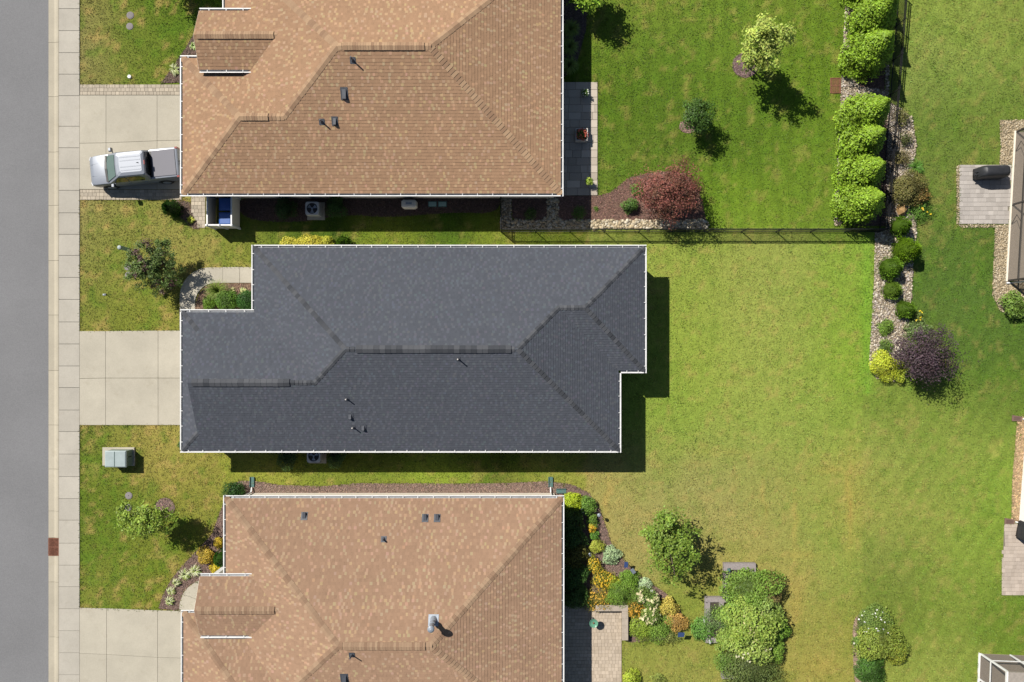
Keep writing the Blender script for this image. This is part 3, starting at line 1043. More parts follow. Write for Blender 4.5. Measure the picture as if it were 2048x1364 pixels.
class Roof:
    def __init__(self, root, expo, palette, rng, mat='shingle'):
        self.mat = mat
        self.root, self.expo, self.pal, self.rng = root, expo, palette, rng
        self.deck, self.sh = MB(), MB()

    def face(self, plan, down, eave, ez=EZ, pitch=PI):
        """plan polygon of one slope; down = unit plan vector downhill, eave = coordinate of the eave along down"""
        dx, dy = down
        z_of = lambda x, y: ez + pitch * (eave - (x * dx + y * dy))
        pts = [(x, y, z_of(x, y) - 0.012) for x, y in plan]
        if area(plan) < 0:
            pts = pts[::-1]
        self.deck.poly(pts)
        # local: u across, v uphill
        ux, uy = -dy, dx
        loc = [(x * ux + y * uy, eave - (x * dx + y * dy)) for x, y in plan]
        if area(loc) < 0:
            loc = loc[::-1]
        e = self.expo / math.sqrt(1 + pitch * pitch)
        vmax = max(p[1] for p in loc)
        rng = self.rng

        def world(u, v, dz):
            d = eave - v
            return (ux * u + dx * d, uy * u + dy * d, ez + pitch * v + dz)
        j = 0
        while j * e < vmax:
            v0, v1 = j * e, (j + 1) * e
            strip = clip_half(clip_half(loc, 0, -1, -v0), 0, 1, v1)
            j += 1
            if len(strip) < 3:
                continue
            u = min(p[0] for p in strip) - rng.random() * 0.3
            umax = max(p[0] for p in strip)
            tone = rng.uniform(0.985, 1.015)
            pale_tab = False
            while u < umax:
                wd = rng.choice((0.12, 0.14, 0.16, 0.17)) * rng.uniform(0.95, 1.05)
                cell = clip_half(clip_half(strip, -1, 0, -u), 1, 0, u + wd)
                uc = u + wd / 2
                u += wd
                if len(cell) < 3 or abs(area(cell)) < 1e-4:
                    continue
                c = world(uc, v0, 0)
                wx, wy = c[0] + self.root.location.x, c[1] + self.root.location.y
                if not (VIEW[0] < wx < VIEW[1] and VIEW[2] < wy < VIEW[3]):
                    continue
                base, light, share = self.pal
                raised = rng.random() < 0.5
                pale_tab = (not pale_tab) and rng.random() < share  # pale shingle colour, never on two neighbouring tabs
                if pale_tab:
                    col = tuple(a + (b - a) * rng.uniform(0.5, 1.0) for a, b in zip(base, light))
                else:
                    k = rng.gauss(1, 0.035)
                    col = tuple(a * k for a in base)
                kk = tone * rng.uniform(0.985, 1.015)
                col = tuple(a * kk for a in col)
                self.sh.col = col
                h = (0.015 if raised else 0.008)
                pts = [world(p[0], p[1], h * (1 - (p[1] - v0) / e) + 0.002) for p in cell]
                self.sh.poly(pts)
                lows = sorted([p for p in cell if abs(p[1] - v0) < 1e-6])
                if len(lows) >= 2:
                    a_, b_ = lows[0], lows[-1]
                    self.sh.col = tuple(x * 0.8 for x in col)
                    self.sh.poly([world(a_[0], v0, -0.004), world(b_[0], v0, -0.004), world(b_[0], v0, h + 0.002), world(a_[0], v0, h + 0.002)])

    def finish(self, under_poly, base_z=EZ):
        """deck as the roof part, shingles beneath it as one mass"""
        # soffit closes the roof from below
        self.deck.poly([(x, y, base_z - 0.16) for x, y in under_poly][::-1])
        n = len(under_poly)
        for i in range(n):
            a, b = under_poly[i], under_poly[(i + 1) % n]
            self.deck.poly([(*a, base_z - 0.16), (*b, base_z - 0.16), (*b, base_z - 0.014), (*a, base_z - 0.014)])
        r = self.deck.build('roof', MAT['deck'], self.root)
        o = self.sh.build('shingles', MAT[self.mat], r)
        tag(o, kind='stuff')
        return r


def cap_mesh(name, half, length, drop, mat, zl=0.034):
    """one folded cap shingle; x runs downhill"""
    m = MB()
    zh, t = 0.010, 0.009
    for s in (-1, 1):
        e = half * drop
        a = [(0, 0, zh), (length, 0, zl), (length, s * half, zl - e), (0, s * half, zh - e)]
        m.poly(a if s > 0 else a[::-1])
        b = [(length, 0, zl), (length, 0, zl - t * 2), (length, s * half, zl - e - t * 2), (length, s * half, zl - e)]
        m.poly(b if s > 0 else b[::-1])
        b = [(0, s * half, zh - e), (length, s * half, zl - e), (length, s * half, zl - e - t * 2), (0, s * half, zh - e - t)]
        m.poly(b)
    o = m.build(name, mat)
    me = o.data
    bpy.data.objects.remove(o)
    return me


def caps(roof, root, p0, p1, step, me, lift=0.0, name='ridge_cap'):
    """lay caps along a line, from high p0 to low p1"""
    p0, p1 = Vector(p0), Vector(p1)
    d = p1 - p0
    L = d.length
    d.normalize()
    y = Vector((0, 0, 1)).cross(d).normalized()
    z = d.cross(y)
    n = max(1, int(L / step))
    for i in range(n):
        q = p0 + d * (i * L / n)
        wx, wy = q.x + root.location.x, q.y + root.location.y
        if not (VIEW[0] < wx < VIEW[1] and VIEW[2] < wy < VIEW[3]):
            continue
        o = bpy.data.objects.new(name, me)
        COL.objects.link(o)
        o.parent = roof
        yy = (Matrix.Rotation(random.uniform(-0.03, 0.03), 3, z) @ y)
        xx = yy.cross(z)
        q = q + z * lift
        o.matrix_local = Matrix(((xx.x, yy.x, z.x, q.x), (xx.y, yy.y, z.y, q.y), (xx.z, yy.z, z.z, q.z), (0, 0, 0, 1)))


def ridge_vent(root, roof, x0, x1, y, z, half, me, step, mat):
    m = MB()
    for s in (-1, 1):
        e = half * PI
        q = [(x0, y, z + 0.05), (x1, y, z + 0.05), (x1, y + s * half, z + 0.05 - e), (x0, y + s * half, z + 0.05 - e)]
        m.poly(q if s < 0 else q[::-1])
        m.poly([(x0, y + s * half, z + 0.05 - e), (x1, y + s * half, z + 0.05 - e), (x1, y + s * half, z - e - 0.02), (x0, y + s * half, z - e - 0.02)])
        for xx in (x0, x1):
            m.poly([(xx, y, z + 0.05), (xx, y + s * half, z + 0.05 - e), (xx, y + s * half, z - e - 0.02), (xx, y, z - 0.02)])
    m.build('ridge_vent', mat, roof)
    caps(roof, root, (x0, y, z + 0.05), (x1, y, z + 0.05), step, me, 0.0)


def gutter_run(root, a, b, out, z=EZ, wd=0.17):
    """open white gutter hung along the eave a-b, out = outward unit plan vector"""
    a, b, o = Vector(a), Vector(b), Vector(out)
    d = (b - a).normalized()
    prof = [(-0.01, -0.0), (-0.01, -0.105), (wd * 0.75, -0.105), (wd, -0.02), (wd, 0.012), (wd - 0.055, 0.012), (wd - 0.055, -0.018), (wd * 0.6, -0.092), (0.006, -0.092), (0.006, -0.0)]
    m = MB()
    m.rings([[(*(a + o * x), z + h - 0.02) for x, h in prof], [(*(b + o * x), z + h - 0.02) for x, h in prof]])
    g_ = m.build('gutter', MAT['white'], root)
    # grey strip inside the trough, dirt and shade painted into its colour
    m = MB()
    aa, bb = a + d * 0.01, b - d * 0.01
    m.poly([(*(aa + o * 0.008), z - 0.108), (*(bb + o * 0.008), z - 0.108), (*(bb + o * wd * 0.7), z - 0.108), (*(aa + o * wd * 0.7), z - 0.108)])
    m.build('gutter_bed', MAT['gutter_in'], g_)
    m = MB()
    L = (b - a).length
    n = max(2, int(L / 0.95))
    for i in range(n):
        c = a + d * ((i + 0.5) * L / n + random.uniform(-0.06, 0.06))
        c0, c1 = c - d * 0.018, c + d * 0.018
        m.poly([(*(c0 - o * 0.05), z + 0.012), (*(c1 - o * 0.05), z + 0.012), (*(c1 + o * wd), z + 0.002), (*(c0 + o * wd), z + 0.002)])
    s = m.build('gutter_straps', MAT['white'], g_)
    tag(s, kind='stuff')
    return g_


def offset_rect(poly, d):
    """inset a rectilinear polygon (counter-clockwise)"""
    n = len(poly)
    out = []
    for i in range(n):
        p, c, q = Vector(poly[i - 1]), Vector(poly[i]), Vector(poly[(i + 1) % n])
        e1, e2 = (c - p).normalized(), (q - c).normalized()
        n1, n2 = Vector((-e1.y, e1.x)), Vector((-e2.y, e2.x))
        out.append(tuple(c + n1 * d + n2 * d))
    return out


def box_vent(root, x, y, z_of, wd=0.2, ln=0.42, hh=0.16, mat='vent_black'):
    """hooded static vent sitting on a slope, hood opening downhill"""
    m = MB()
    z = z_of(x, y)
    s = -1 if z_of(x, y - 0.1) < z else 1          # downhill in y
    lo, hi = y + s * ln / 2, y - s * ln / 2
    zl, zh = z_of(x, lo), z_of(x, hi)
    a = wd / 2
    m.mesh([(x - a, hi, zh + 0.02), (x + a, hi, zh + 0.02), (x + a, lo, zl - 0.02), (x - a, lo, zl - 0.02),
            (x - a, hi, zh + 0.05), (x + a, hi, zh + 0.05), (x + a * 0.85, lo, zl + hh + 0.05), (x - a * 0.85, lo, zl + hh + 0.05)],
           [(0, 1, 5, 4), (1, 2, 6, 5), (2, 3, 7, 6), (3, 0, 4, 7), (4, 5, 6, 7)])
    o = m.build('box_vent', MAT[mat], root)
    m = MB()
    f = 0.1
    m.poly([(x - a - f, hi - s * f, z_of(x, hi - s * f) + 0.028), (x + a + f, hi - s * f, z_of(x, hi - s * f) + 0.028), (x + a + f, lo + s * 0.02, z_of(x, lo) + 0.026), (x - a - f, lo + s * 0.02, z_of(x, lo) + 0.026)])
    m.build('flashing', MAT['vent_black'], o)


def vent_pipe(root, x, y, z_of, hh=0.42, r=0.045, mat='pvc', fl=0.16):
    z = z_of(x, y)
    m = MB()
    m.tube([(x, y, z - 0.1), (x, y, z + hh)], r, 10)
    o = m.build('vent_pipe', MAT[mat], root)
    m = MB()
    m.lathe([(fl * 0.75, -0.03), (r * 1.9, 0.05), (r * 1.25, 0.13)], x, y, 12, z)
    m.build('pipe_boot', MAT['vent_black'], o)
    m = MB()
    q = fl
    m.poly([(x - q, y - q, z_of(x, y - q) + 0.027), (x + q, y - q, z_of(x, y - q) + 0.027), (x + q, y + q, z_of(x, y + q) + 0.027), (x - q, y + q, z_of(x, y + q) + 0.027)])
    m.build('flashing', MAT['vent_black'], o)


def window(root, x, y, nx_, ny_, wd=1.0, z0=0.9, z1=2.1):
    """framed window on a wall facing (nx_, ny_)"""
    t = Vector((-ny_, nx_))
    n_ = Vector((nx_, ny_))
    c = Vector((x, y))
    rot = Matrix(((t.x, n_.x, 0, c.x), (t.y, n_.y, 0, c.y), (0, 0, 1, 0), (0, 0, 0, 1)))
    m = MB()
    for x0, x1, a, b in ((-wd / 2 - .08, -wd / 2, z0 - .08, z1 + .08), (wd / 2, wd / 2 + .08, z0 - .08, z1 + .08), (-wd / 2, wd / 2, z0 - .08, z0), (-wd / 2, wd / 2, z1, z1 + .08), (-wd / 2, wd / 2, (z0 + z1) / 2 - .025, (z0 + z1) / 2 + .025)):
        m.box(x0, x1, -0.01, 0.035, a, b, M=rot)
    o = m.build('window', MAT['white'], root)
    m = MB()
    m.box(-wd / 2, wd / 2, -0.01, 0.012, z0, z1, M=rot)
    m.build('pane', MAT['glass'], o)


def garage_door(root, x, y0, y1):
    m = MB()
    m.box(x - 0.05, x + 0.03, y0, y1, 0.0, 2.2)
    o = m.build('garage_door', MAT['white'], root)
    for k in range(4):
        m = MB()
        m.bev(0, 0.03, y0 + 0.04, y1 - 0.04, 0, 0.5, 0.004, M=Matrix(((-1, 0, 0, x - 0.05), (0, 1, 0, 0), (0, 0, 1, 0.05 + k * 0.54), (0, 0, 0, 1))))
        m.build('door_panel', MAT['siding_white'], o)


def plane_z(down, eave, ez=EZ, pitch=PI):
    return lambda x, y: ez + pitch * (eave - (x * down[0] + y * down[1]))


rr = random.Random(5)
# ---------------------------------------------------------------- grey roofed house in the middle
GREY = (alb(95, 99, 108, 1.8), alb(107, 111, 120, 1.8), 0.32)
cap_grey = M_random('cap_grey', alb(74, 77, 83), alb(106, 108, 113))
cap_brown = M_random('cap_brown', alb(172, 138, 110, 1.45), alb(206, 173, 138, 1.45))
cap_brown.node_tree.nodes['Principled BSDF'].inputs['Diffuse Roughness'].default_value = 0.65
cap_brown_low = M_random('cap_brown_low', alb(166, 134, 109, 1.75), alb(196, 166, 136, 1.75))
cap_brown_low.node_tree.nodes['Principled BSDF'].inputs['Diffuse Roughness'].default_value = 0.65
vent_grey = M_simple('ridge_vent_grey', (0.03, 0.03, 0.032), 0.8)
vent_brown = M_simple('ridge_vent_brown', (0.10, 0.055, 0.035), 0.8)

house = thing('house', 'long single storey house with dark grey shingle roof at the centre', 'house', (0, 0, 0), group='houses along the street')
A, B, C, D = (-20.6, 1.81), (-16.13, 1.81), (-16.13, 5.85), (8.25, 5.85)
E_, F_, G_, H_ = (8.25, -1.84), (6.66, -1.84), (6.66, -6.81), (-20.6, -6.81)
yR, zR = -0.48, EZ + PI * 6.33
rL, rR = (-9.8, yR), (0.33, yR)
W1, W2, zW = (2.815, 2.005), (4.405, 2.005), EZ + PI * 3.845
Mj, Rg, zG = (-11.82, -2.5), (-19.45, -2.5), EZ + PI * 4.31
K, K2 = (-19.45, -5.66), (-19.45, 0.66)
rf = Roof(house, 0.162, GREY, rr)
rf.face([C, rL, rR, W1, W2, D], (0, 1), 5.85)
rf.face([D, W2, E_], (1, 0), 8.25)
rf.face([E_, W2, W1, F_], (0, -1), 1.84)
rf.face([F_, W1, rR, G_], (1, 0), 6.66)
rf.face([H_, G_, rR, rL, Mj, Rg, K], (0, -1), 6.81)
rf.face([C, B, Mj, rL], (-1, 0), 16.13)
rf.face([A, K2, Rg, Mj, B], (0, 1), 1.81)
rf.face([A, H_, (-19.15, -5.36), (-19.15, 0.36)], (-1, 0), 20.6)
roof = rf.finish([A, H_, G_, F_, E_, D, C, B])
hipm = cap_mesh('hip_cap', 0.145, 0.33, 0.30, cap_grey)
ridm = cap_mesh('ridge_cap', 0.15, 0.26, 0.42, cap_grey)
venm = cap_mesh('vent_cap', 0.23, 0.36, 0.42, cap_grey, 0.02)
z3 = lambda p, z: (p[0], p[1], z)
caps(roof, house, z3(rL, zR), z3(C, EZ), 0.26, hipm)
caps(roof, house, z3(rL, zR), z3(Mj, zG), 0.26, hipm)
caps(roof, house, z3(rR, zR), z3(G_, EZ), 0.26, hipm)
caps(roof, house, z3(rR, zR), z3(W1, zW), 0.26, hipm)
caps(roof, house, z3(W2, zW), z3(D, EZ), 0.26, hipm)
caps(roof, house, z3(W2, zW), z3(E_, EZ), 0.26, hipm)
caps(roof, house, z3(W1, zW), z3(W2, zW), 0.22, ridm)
caps(roof, house, z3(K, EZ + PI * 1.15), z3(H_, EZ), 0.26, hipm)
caps(roof, house, z3(K2, EZ + PI * 1.15), z3(A, EZ), 0.26, hipm)
caps(roof, house, (rL[0], yR, zR), (-9.2, yR, zR), 0.22, ridm)
caps(roof, house, (-0.1, yR, zR), (rR[0], yR, zR), 0.22, ridm)
ridge_vent(house, roof, -9.15, -0.08, yR, zR, 0.2, venm, 0.33, vent_grey)
ridge_vent(house, roof, -19.2, -13.35, -2.5, zG, 0.2, venm, 0.33, vent_grey)
caps(roof, house, (-13.3, -2.5, zG), (-11.82, -2.5, zG), 0.22, ridm)
wl = MB()
wpoly = offset_rect([A, H_, G_, F_, E_, D, C, B], 0.29)
wl.prism(wpoly, -0.05, EZ - 0.155)
wall = wl.build('wall', MAT['siding_white'], house)
m = MB()
m.mesh([(-19.15, -5.36, 3.36), (-19.15, 0.36, 3.36), (-19.15, -2.5, zG - 0.03), (-19.02, -5.36, 3.36), (-19.02, 0.36, 3.36), (-19.02, -2.5, zG - 0.03)], [(0, 2, 1), (3, 4, 5), (0, 3, 5, 2), (1, 2, 5, 4)])
m.build('gable_panel', MAT['siding_white'], house)
for k, yy in ((0.66, 1), (-5.66, -1)):
    m = MB()
    dz = 0.03
    m.mesh([(-19.47, k, 3.28 - 0.12), (-19.47, k, 3.28 - dz), (-19.47, -2.5, zG - dz), (-19.47, -2.5, zG - 0.12), (-19.44, k, 3.28 - 0.12), (-19.44, k, 3.28 - dz), (-19.44, -2.5, zG - dz), (-19.44, -2.5, zG - 0.12)],
           [(0, 1, 2, 3), (7, 6, 5, 4), (1, 5, 6, 2), (0, 3, 7, 4)])
    m.build('rake_board', MAT['bronze'], house)
gw = 0.17
gutter_run(house, (A[0] - gw, A[1]), (B[0] - 0.02, B[1]), (0, 1))
gutter_run(house, (B[0], B[1] + gw), (C[0], C[1] + gw), (-1, 0))
gutter_run(house, (C[0], C[1]), (D[0] + gw, D[1]), (0, 1))
gutter_run(house, (D[0], D[1] - 0.01), (E_[0], E_[1] - gw), (1, 0))
gutter_run(house, (F_[0] + gw, E_[1]), (E_[0] - 0.01, E_[1]), (0, -1))
gutter_run(house, (F_[0], F_[1] - gw), (G_[0], G_[1] - gw), (1, 0))
gutter_run(house, (H_[0] - gw, H_[1]), (G_[0] - 0.01, G_[1]), (0, -1))
gutter_run(house, (A[0], A[1] - 0.01), (H_[0], H_[1] + 0.01), (-1, 0))
zS = plane_z((0, -1), 6.81)
for px, py, hh in ((917, 718, 0.50), (694, 798, 0.40), (701, 858, 0.40)):
    q = P(px, py, 5.0 if py < 760 else 4.2)
    vent_pipe(house, q.x, q.y, zS, hh, 0.04, 'pvc', 0.13)
for px, py in ((699, 834), (723, 858)):
    q = P(px, py, 3.9)
    box_vent(house, q.x, q.y, zS, 0.17, 0.3, 0.14)
garage_door(house, -20.31, -5.0, -0.4)
for x in (-12, -6, 1):
    window(house, x, 5.56, 0, 1)
for y in (0.5, 3.2):
    window(house, 7.96, y, 1, 0, 1.4)
for x in (-15, -8, 3):
    window(house, x, -6.52, 0, -1)

# ---------------------------------------------------------------- brown roofed houses: one plan, two houses
BROWN = (alb(185, 149, 118, 1.38), alb(209, 177, 141, 1.38), 0.26)


def brown_house(label, oy, ox, vents, pipes, flue=None, palette=BROWN, seed=1, cap_brown=cap_brown):
    rg = random.Random(seed)
    root = thing('house', label, 'house', (ox, oy, 0), group='houses along the street')
    A, B, C, D = (-20.6, 0.65), (-17.95, 0.65), (-17.95, 7.82), (3.05, 7.82)
    G_, H_ = (3.05, -7.82), (-20.6, -7.82)
    zR = EZ + PI * 7.82
    R1, R2 = (-10.13, 0.0), (-4.77, 0.0)
    hg = 4.235
    zG = EZ + PI * hg
    yG = -7.82 + hg
    GR = (-20.6 + hg, yG)
    d = (zR - zG) / PI
    Mj = (-10.13 - d, yG)
    rf = Roof(root, 0.19, palette, rg, 'shingle_brown')
    rf.face([H_, G_, R2, R1, Mj, GR], (0, -1), 7.82)
    rf.face([H_, GR, A], (-1, 0), 20.6)
    rf.face([A, GR, Mj, B], (0, 1), 0.65)
    rf.face([B, Mj, R1, C], (-1, 0), 17.95)
    rf.face([C, R1, R2, D], (0, 1), 7.82)
    rf.face([D, R2, G_], (1, 0), 3.05)
    # porch gable
    pe, py0, py1, px0 = 3.62, -0.41, 3.22, -19.2
    pr = (py0 + py1) / 2
    pz = pe + PI * (pr - py0)
    xe, xr = -17.95 + (pe - EZ) / PI, -17.95 + (pz - EZ) / PI
    rf.face([(px0, py0), (xe, py0), (xr, pr), (px0, pr)], (0, -1), -py0, pe)
    rf.face([(px0, pr), (xr, pr), (xe, py1), (px0, py1)], (0, 1), py1, pe)
    roof = rf.finish([A, H_, G_, D, C, B])
    hipm = cap_mesh('hip_cap', 0.21, 0.30, 0.30, cap_brown)
    ridm = cap_mesh('ridge_cap', 0.21, 0.28, 0.42, cap_brown)
    venm = cap_mesh('vent_cap', 0.23, 0.24, 0.42, cap_brown, 0.022)
    for a, za, b, zb in ((R1, zR, C, EZ), (R2, zR, D, EZ), (R2, zR, G_, EZ), (R1, zR, Mj, zG), (GR, zG, H_, EZ), (GR, zG, A, EZ)):
        caps(roof, root, (*a, za), (*b, zb), 0.235, hipm)
    ridge_vent(root, roof, -9.75, -5.15, 0, zR, 0.22, venm, 0.15, vent_brown)
    caps(roof, root, (-10.13, 0, zR), (-9.78, 0, zR), 0.17, ridm)
    caps(roof, root, (-5.12, 0, zR), (-4.77, 0, zR), 0.17, ridm)
    ridge_vent(root, roof, GR[0] + 0.05, GR[0] + 1.65, yG, zG, 0.22, venm, 0.15, vent_brown)
    caps(roof, root, (GR[0] + 1.68, yG, zG), (*Mj, zG), 0.2, ridm)
    ridge_vent(root, roof, px0 + 0.2, px0 + 4.75, pr, pz, 0.22, venm, 0.15, vent_brown)
    caps(roof, root, (px0 + 4.78, pr, pz), (xr, pr, pz), 0.2, ridm)
    wl = MB()
    wpoly = offset_rect([A, H_, G_, D, C, B], 0.29)
    wl.prism(wpoly, -0.05, EZ - 0.155)
    wl.build('wall', MAT['siding_cream'], root)
    # porch: cheeks over the garage roof, gable, posts, rakes
    m = MB()
    m.box(-18.9, xe + 0.6, py0 + 0.3, py0 + 0.42, 2.7, pe - 0.02)
    m.box(-18.9, xe + 0.6, py1 - 0.42, py1 - 0.3, 2.66, pe - 0.02)
    m.build('porch_beam', MAT['siding_cream'], root)
    m = MB()
    zg = pe - 0.05
    m.mesh([(-18.92, py0 + 0.3, 2.66), (-18.92, py1 - 0.3, 2.66), (-18.92, py1 - 0.3, zg), (-18.92, pr, pz - 0.06), (-18.92, py0 + 0.3, zg),
            (-18.8, py0 + 0.3, 2.66), (-18.8, py1 - 0.3, 2.66), (-18.8, py1 - 0.3, zg), (-18.8, pr, pz - 0.06), (-18.8, py0 + 0.3, zg)],
           [(4, 3, 2, 1, 0), (5, 6, 7, 8, 9), (0, 1, 6, 5), (2, 3, 8, 7), (3, 4, 9, 8)])
    m.build('gable_panel', MAT['siding_cream'], root)
    for yy in (py0 + 1.2, py1 - 0.45):
        m = MB()
        m.box(-18.98, -18.68, yy - 0.15, yy + 0.15, 0.0, 2.66)
        m.build('porch_post', MAT['white'], root)
    for s, y0 in ((1, py1), (-1, py0)):
        m = MB()
        m.mesh([(px0 - 0.02, y0, pe - 0.15), (px0 - 0.02, y0, pe - 0.02), (px0 - 0.02, pr, pz - 0.02), (px0 - 0.02, pr, pz - 0.15), (px0 + 0.015, y0, pe - 0.15), (px0 + 0.015, y0, pe - 0.02), (px0 + 0.015, pr, pz - 0.02), (px0 + 0.015, pr, pz - 0.15)],
               [(0, 1, 2, 3), (7, 6, 5, 4), (1, 5, 6, 2), (0, 3, 7, 4)])
        m.build('rake_board', MAT['siding_cream'], root)
    gw = 0.17
    gutter_run(root, (A[0] - gw, A[1]), (px0 + 0.35, A[1]), (0, 1))
    gutter_run(root, (B[0], py1 - 0.2), (C[0], C[1] + gw), (-1, 0))
    gutter_run(root, (C[0], C[1]), (D[0] + gw, D[1]), (0, 1))
    gutter_run(root, (D[0], D[1] - 0.01), (G_[0], G_[1] - gw), (1, 0))
    gutter_run(root, (H_[0] - gw, H_[1]), (G_[0] - 0.01, G_[1]), (0, -1))
    gutter_run(root, (A[0], A[1] - 0.01), (H_[0], H_[1] + 0.01), (-1, 0))
    gutter_run(root, (px0 + 0.02, py0), (xe + 0.05, py0), (0, -1), pe)
    gutter_run(root, (px0 + 0.02, py1), (xe + 0.05, py1), (0, 1), pe)
    zS, zN = plane_z((0, -1), 7.82), plane_z((0, 1), 7.82)
    for px, py, wd, ln in vents:
        q = None
        z = 4.0
        for _ in range(6):
            q = P(px, py, z) - Vector((ox, oy, 0))
            z = min(zS(q.x, q.y), zN(q.x, q.y)) + 0.1
        box_vent(root, q.x, q.y, zS if zS(q.x, q.y) < zN(q.x, q.y) else zN, wd, ln, 0.16)
    for px, py, hh in pipes:
        z = 4.0
        for _ in range(6):
            q = P(px, py, z) - Vector((ox, oy, 0))
            z = min(zS(q.x, q.y), zN(q.x, q.y)) + 0.1
        vent_pipe(root, q.x, q.y, zS if zS(q.x, q.y) < zN(q.x, q.y) else zN, hh, 0.045, 'vent_black', 0.17)
    if flue:
        z = 4.0
        for _ in range(6):
            q = P(*flue, z) - Vector((ox, oy, 0))
            z = zN(q.x, q.y)
        m = MB()
        m.tube([(q.x, q.y, z - 0.1), (q.x, q.y, z + 1.15)], 0.13, 14)
        m.tube([(q.x, q.y, z + 0.5), (q.x, q.y, z + 0.62)], 0.165, 14)
        fo = m.build('flue_pipe', MAT['galv'], root)
        m = MB()
        m.lathe([(0.12, 1.15), (0.2, 1.2), (0.2, 1.3), (0.13, 1.36), (0.02, 1.39)], q.x, q.y, 14, z)
        m.build('flue_cap', MAT['galv'], fo)
        m = MB()
        m.lathe([(0.24, -0.06), (0.15, 0.22)], q.x, q.y, 14, z)
        s = 0.3
        m.poly([(q.x - s, q.y - s, zN(0, q.y - s) + 0.03), (q.x + s, q.y - s, zN(0, q.y - s) + 0.03), (q.x + s, q.y + s, zN(0, q.y + s) + 0.03), (q.x - s, q.y + s, zN(0, q.y + s) + 0.03)])
        m.build('flashing', MAT['galv'], fo)
    garage_door(root, -20.31, -6.0, -1.2)
    m = MB()
    m.box(-17.72, -17.6, 1.2, 2.15, 0, 2.1)
    m.build('front_door', MAT['bronze'], root)
    for y in (-4.5, 0.5, 5.0):
        window(root, 2.76, y, 1, 0, 1.5)
    for x in (-14, -8, -1):
        window(root, x, -7.53, 0, -1)
    return root


hU = brown_house('brown shingle roofed house with the silver pickup in its driveway', 17.05, 0.0, [(688, 188, 0.24, 0.55), (669, 243, 0.18, 0.38)], [(705, 120, 0.55), (643, 243, 0.45)], seed=3)
hL = brown_house('brown shingle roofed house with a metal flue pipe at the lower edge', -17.65, 0.05,
                 [(608, 1031, 0.2, 0.34), (850, 1035, 0.2, 0.34), (874, 1035, 0.2, 0.34), (688, 1358, 0.26, 0.5)], [(767, 1079, 0.35), (703, 1311, 0.5)], (867, 1240), seed=4, cap_brown=cap_brown_low,
                 palette=(alb(180, 147, 121, 1.62), alb(203, 173, 142, 1.62), 0.26))

# downspouts with green splash trays at the lower house
for px, lab in ((505, 'white downspout part'), (1101, '')):
    q = P(px, 983, 0)
    x, y = q.x, -9.83 - 0.02
    m = MB()
    m.tube([(x - 0.35 * (1 if px < 800 else 0), y + 0.02, EZ - 0.1), (x - 0.2 * (1 if px < 800 else 0), y - 0.12, EZ - 0.35), (x, y - 0.18, EZ - 0.55), (x, y - 0.18, 0.25), (x, y + 0.12, 0.12)], 0.045, 6)
    m.v = [(a - hL.location.x, b - hL.location.y, c) for a, b, c in m.v]
    m.build('downspout', MAT['white'], hL)
    t = thing('splash_tray', 'green splash tray under the ' + ('western' if px < 800 else 'eastern') + ' downspout of the lower house', 'splash tray', (x, y + 0.18, 0.03))
    m = MB()
    m.box(-0.12, 0.12, -0.05, 0.62, 0.0, 0.02)
    m.build('tray', MAT['teal'], t)
    for s in (-1, 1):
        m = MB()
        m.box(s * 0.135 - 0.014, s * 0.135 + 0.014, -0.05, 0.62, 0.0, 0.09)
        m.build('rim', MAT['teal'], t)
t = thing('splash_tray', 'green splash tray lying by the corner of the lower house', 'splash tray', (3.15, -9.98, 0.03), R(-90))
m = MB()
m.box(-0.12, 0.12, -0.2, 0.45, 0.0, 0.02)
m.build('tray', MAT['teal'], t)
for s in (-1, 1):
    m = MB()
    m.box(s * 0.135 - 0.014, s * 0.135 + 0.014, -0.2, 0.45, 0.0, 0.09)
    m.build('rim', MAT['teal'], t)
#@@PART3
# ================================================================ PLANTS
LF = 1.22


def lcol(r, g, b):
    return np.array(lin((r, g, b))) / LF


def quads_from(c, nrm, size, aspect, rng, jitter=0.7):
    """diamond leaves at c facing roughly nrm"""
    n = len(c)
    N = nrm + rng.normal(0, jitter, (n, 3))
    N /= np.linalg.norm(N, axis=1, keepdims=True) + 1e-9
    r = rng.normal(0, 1, (n, 3))
    u = r - (r * N).sum(1, keepdims=True) * N
    u /= np.linalg.norm(u, axis=1, keepdims=True) + 1e-9
    v = np.cross(N, u)
    s = size * rng.uniform(0.7, 1.3, (n, 1))
    return np.stack([c - u * s, c + v * s * aspect, c + u * s, c - v * s * aspect], 1).reshape(-1, 3)


def leaf_colors(n, base, rng, var=0.28, hue=0.08):
    return np.clip(base * rng.uniform(1 - var, 1 + var, (n, 1)) * (1 + rng.uniform(-hue, hue, (n, 3))), 0.002, 0.9)


def core_quads(rx, ry, rz, cz, col, n=10, m=6, k=0.8, zmin=0.03):
    """solid inside of a dense shrub as quads, darkened as shade between the leaves"""
    V, Q = [], []
    for i in range(m + 1):
        ph = -math.pi / 2 + math.pi * i / m
        for j in range(n):
            t = 2 * math.pi * j / n
            V.append((rx * k * math.cos(ph) * math.cos(t), ry * k * math.cos(ph) * math.sin(t), max(zmin, cz + rz * k * math.sin(ph))))
    for i in range(m):
        for j in range(n):
            Q.append((i * n + j, i * n + (j + 1) % n, (i + 1) * n + (j + 1) % n, (i + 1) * n + j))
    return np.array(V), np.array(Q), np.tile(np.array(col), (len(Q), 1))


def stems_part(root, rng, h, spread, n=4, r=0.02, name='stem'):
    m = MB()
    for i in range(n):
        a = rng.random() * 6.28
        m.tube([(0.03 * math.cos(a), 0.03 * math.sin(a), -0.02), (spread * 0.4 * math.cos(a), spread * 0.4 * math.sin(a), h * 0.45), (spread * 0.75 * math.cos(a + 0.2), spread * 0.75 * math.sin(a + 0.2), h * 0.75)], [r, r * 0.7, r * 0.35], 5)
    m.build(name, MAT['bark'], root)


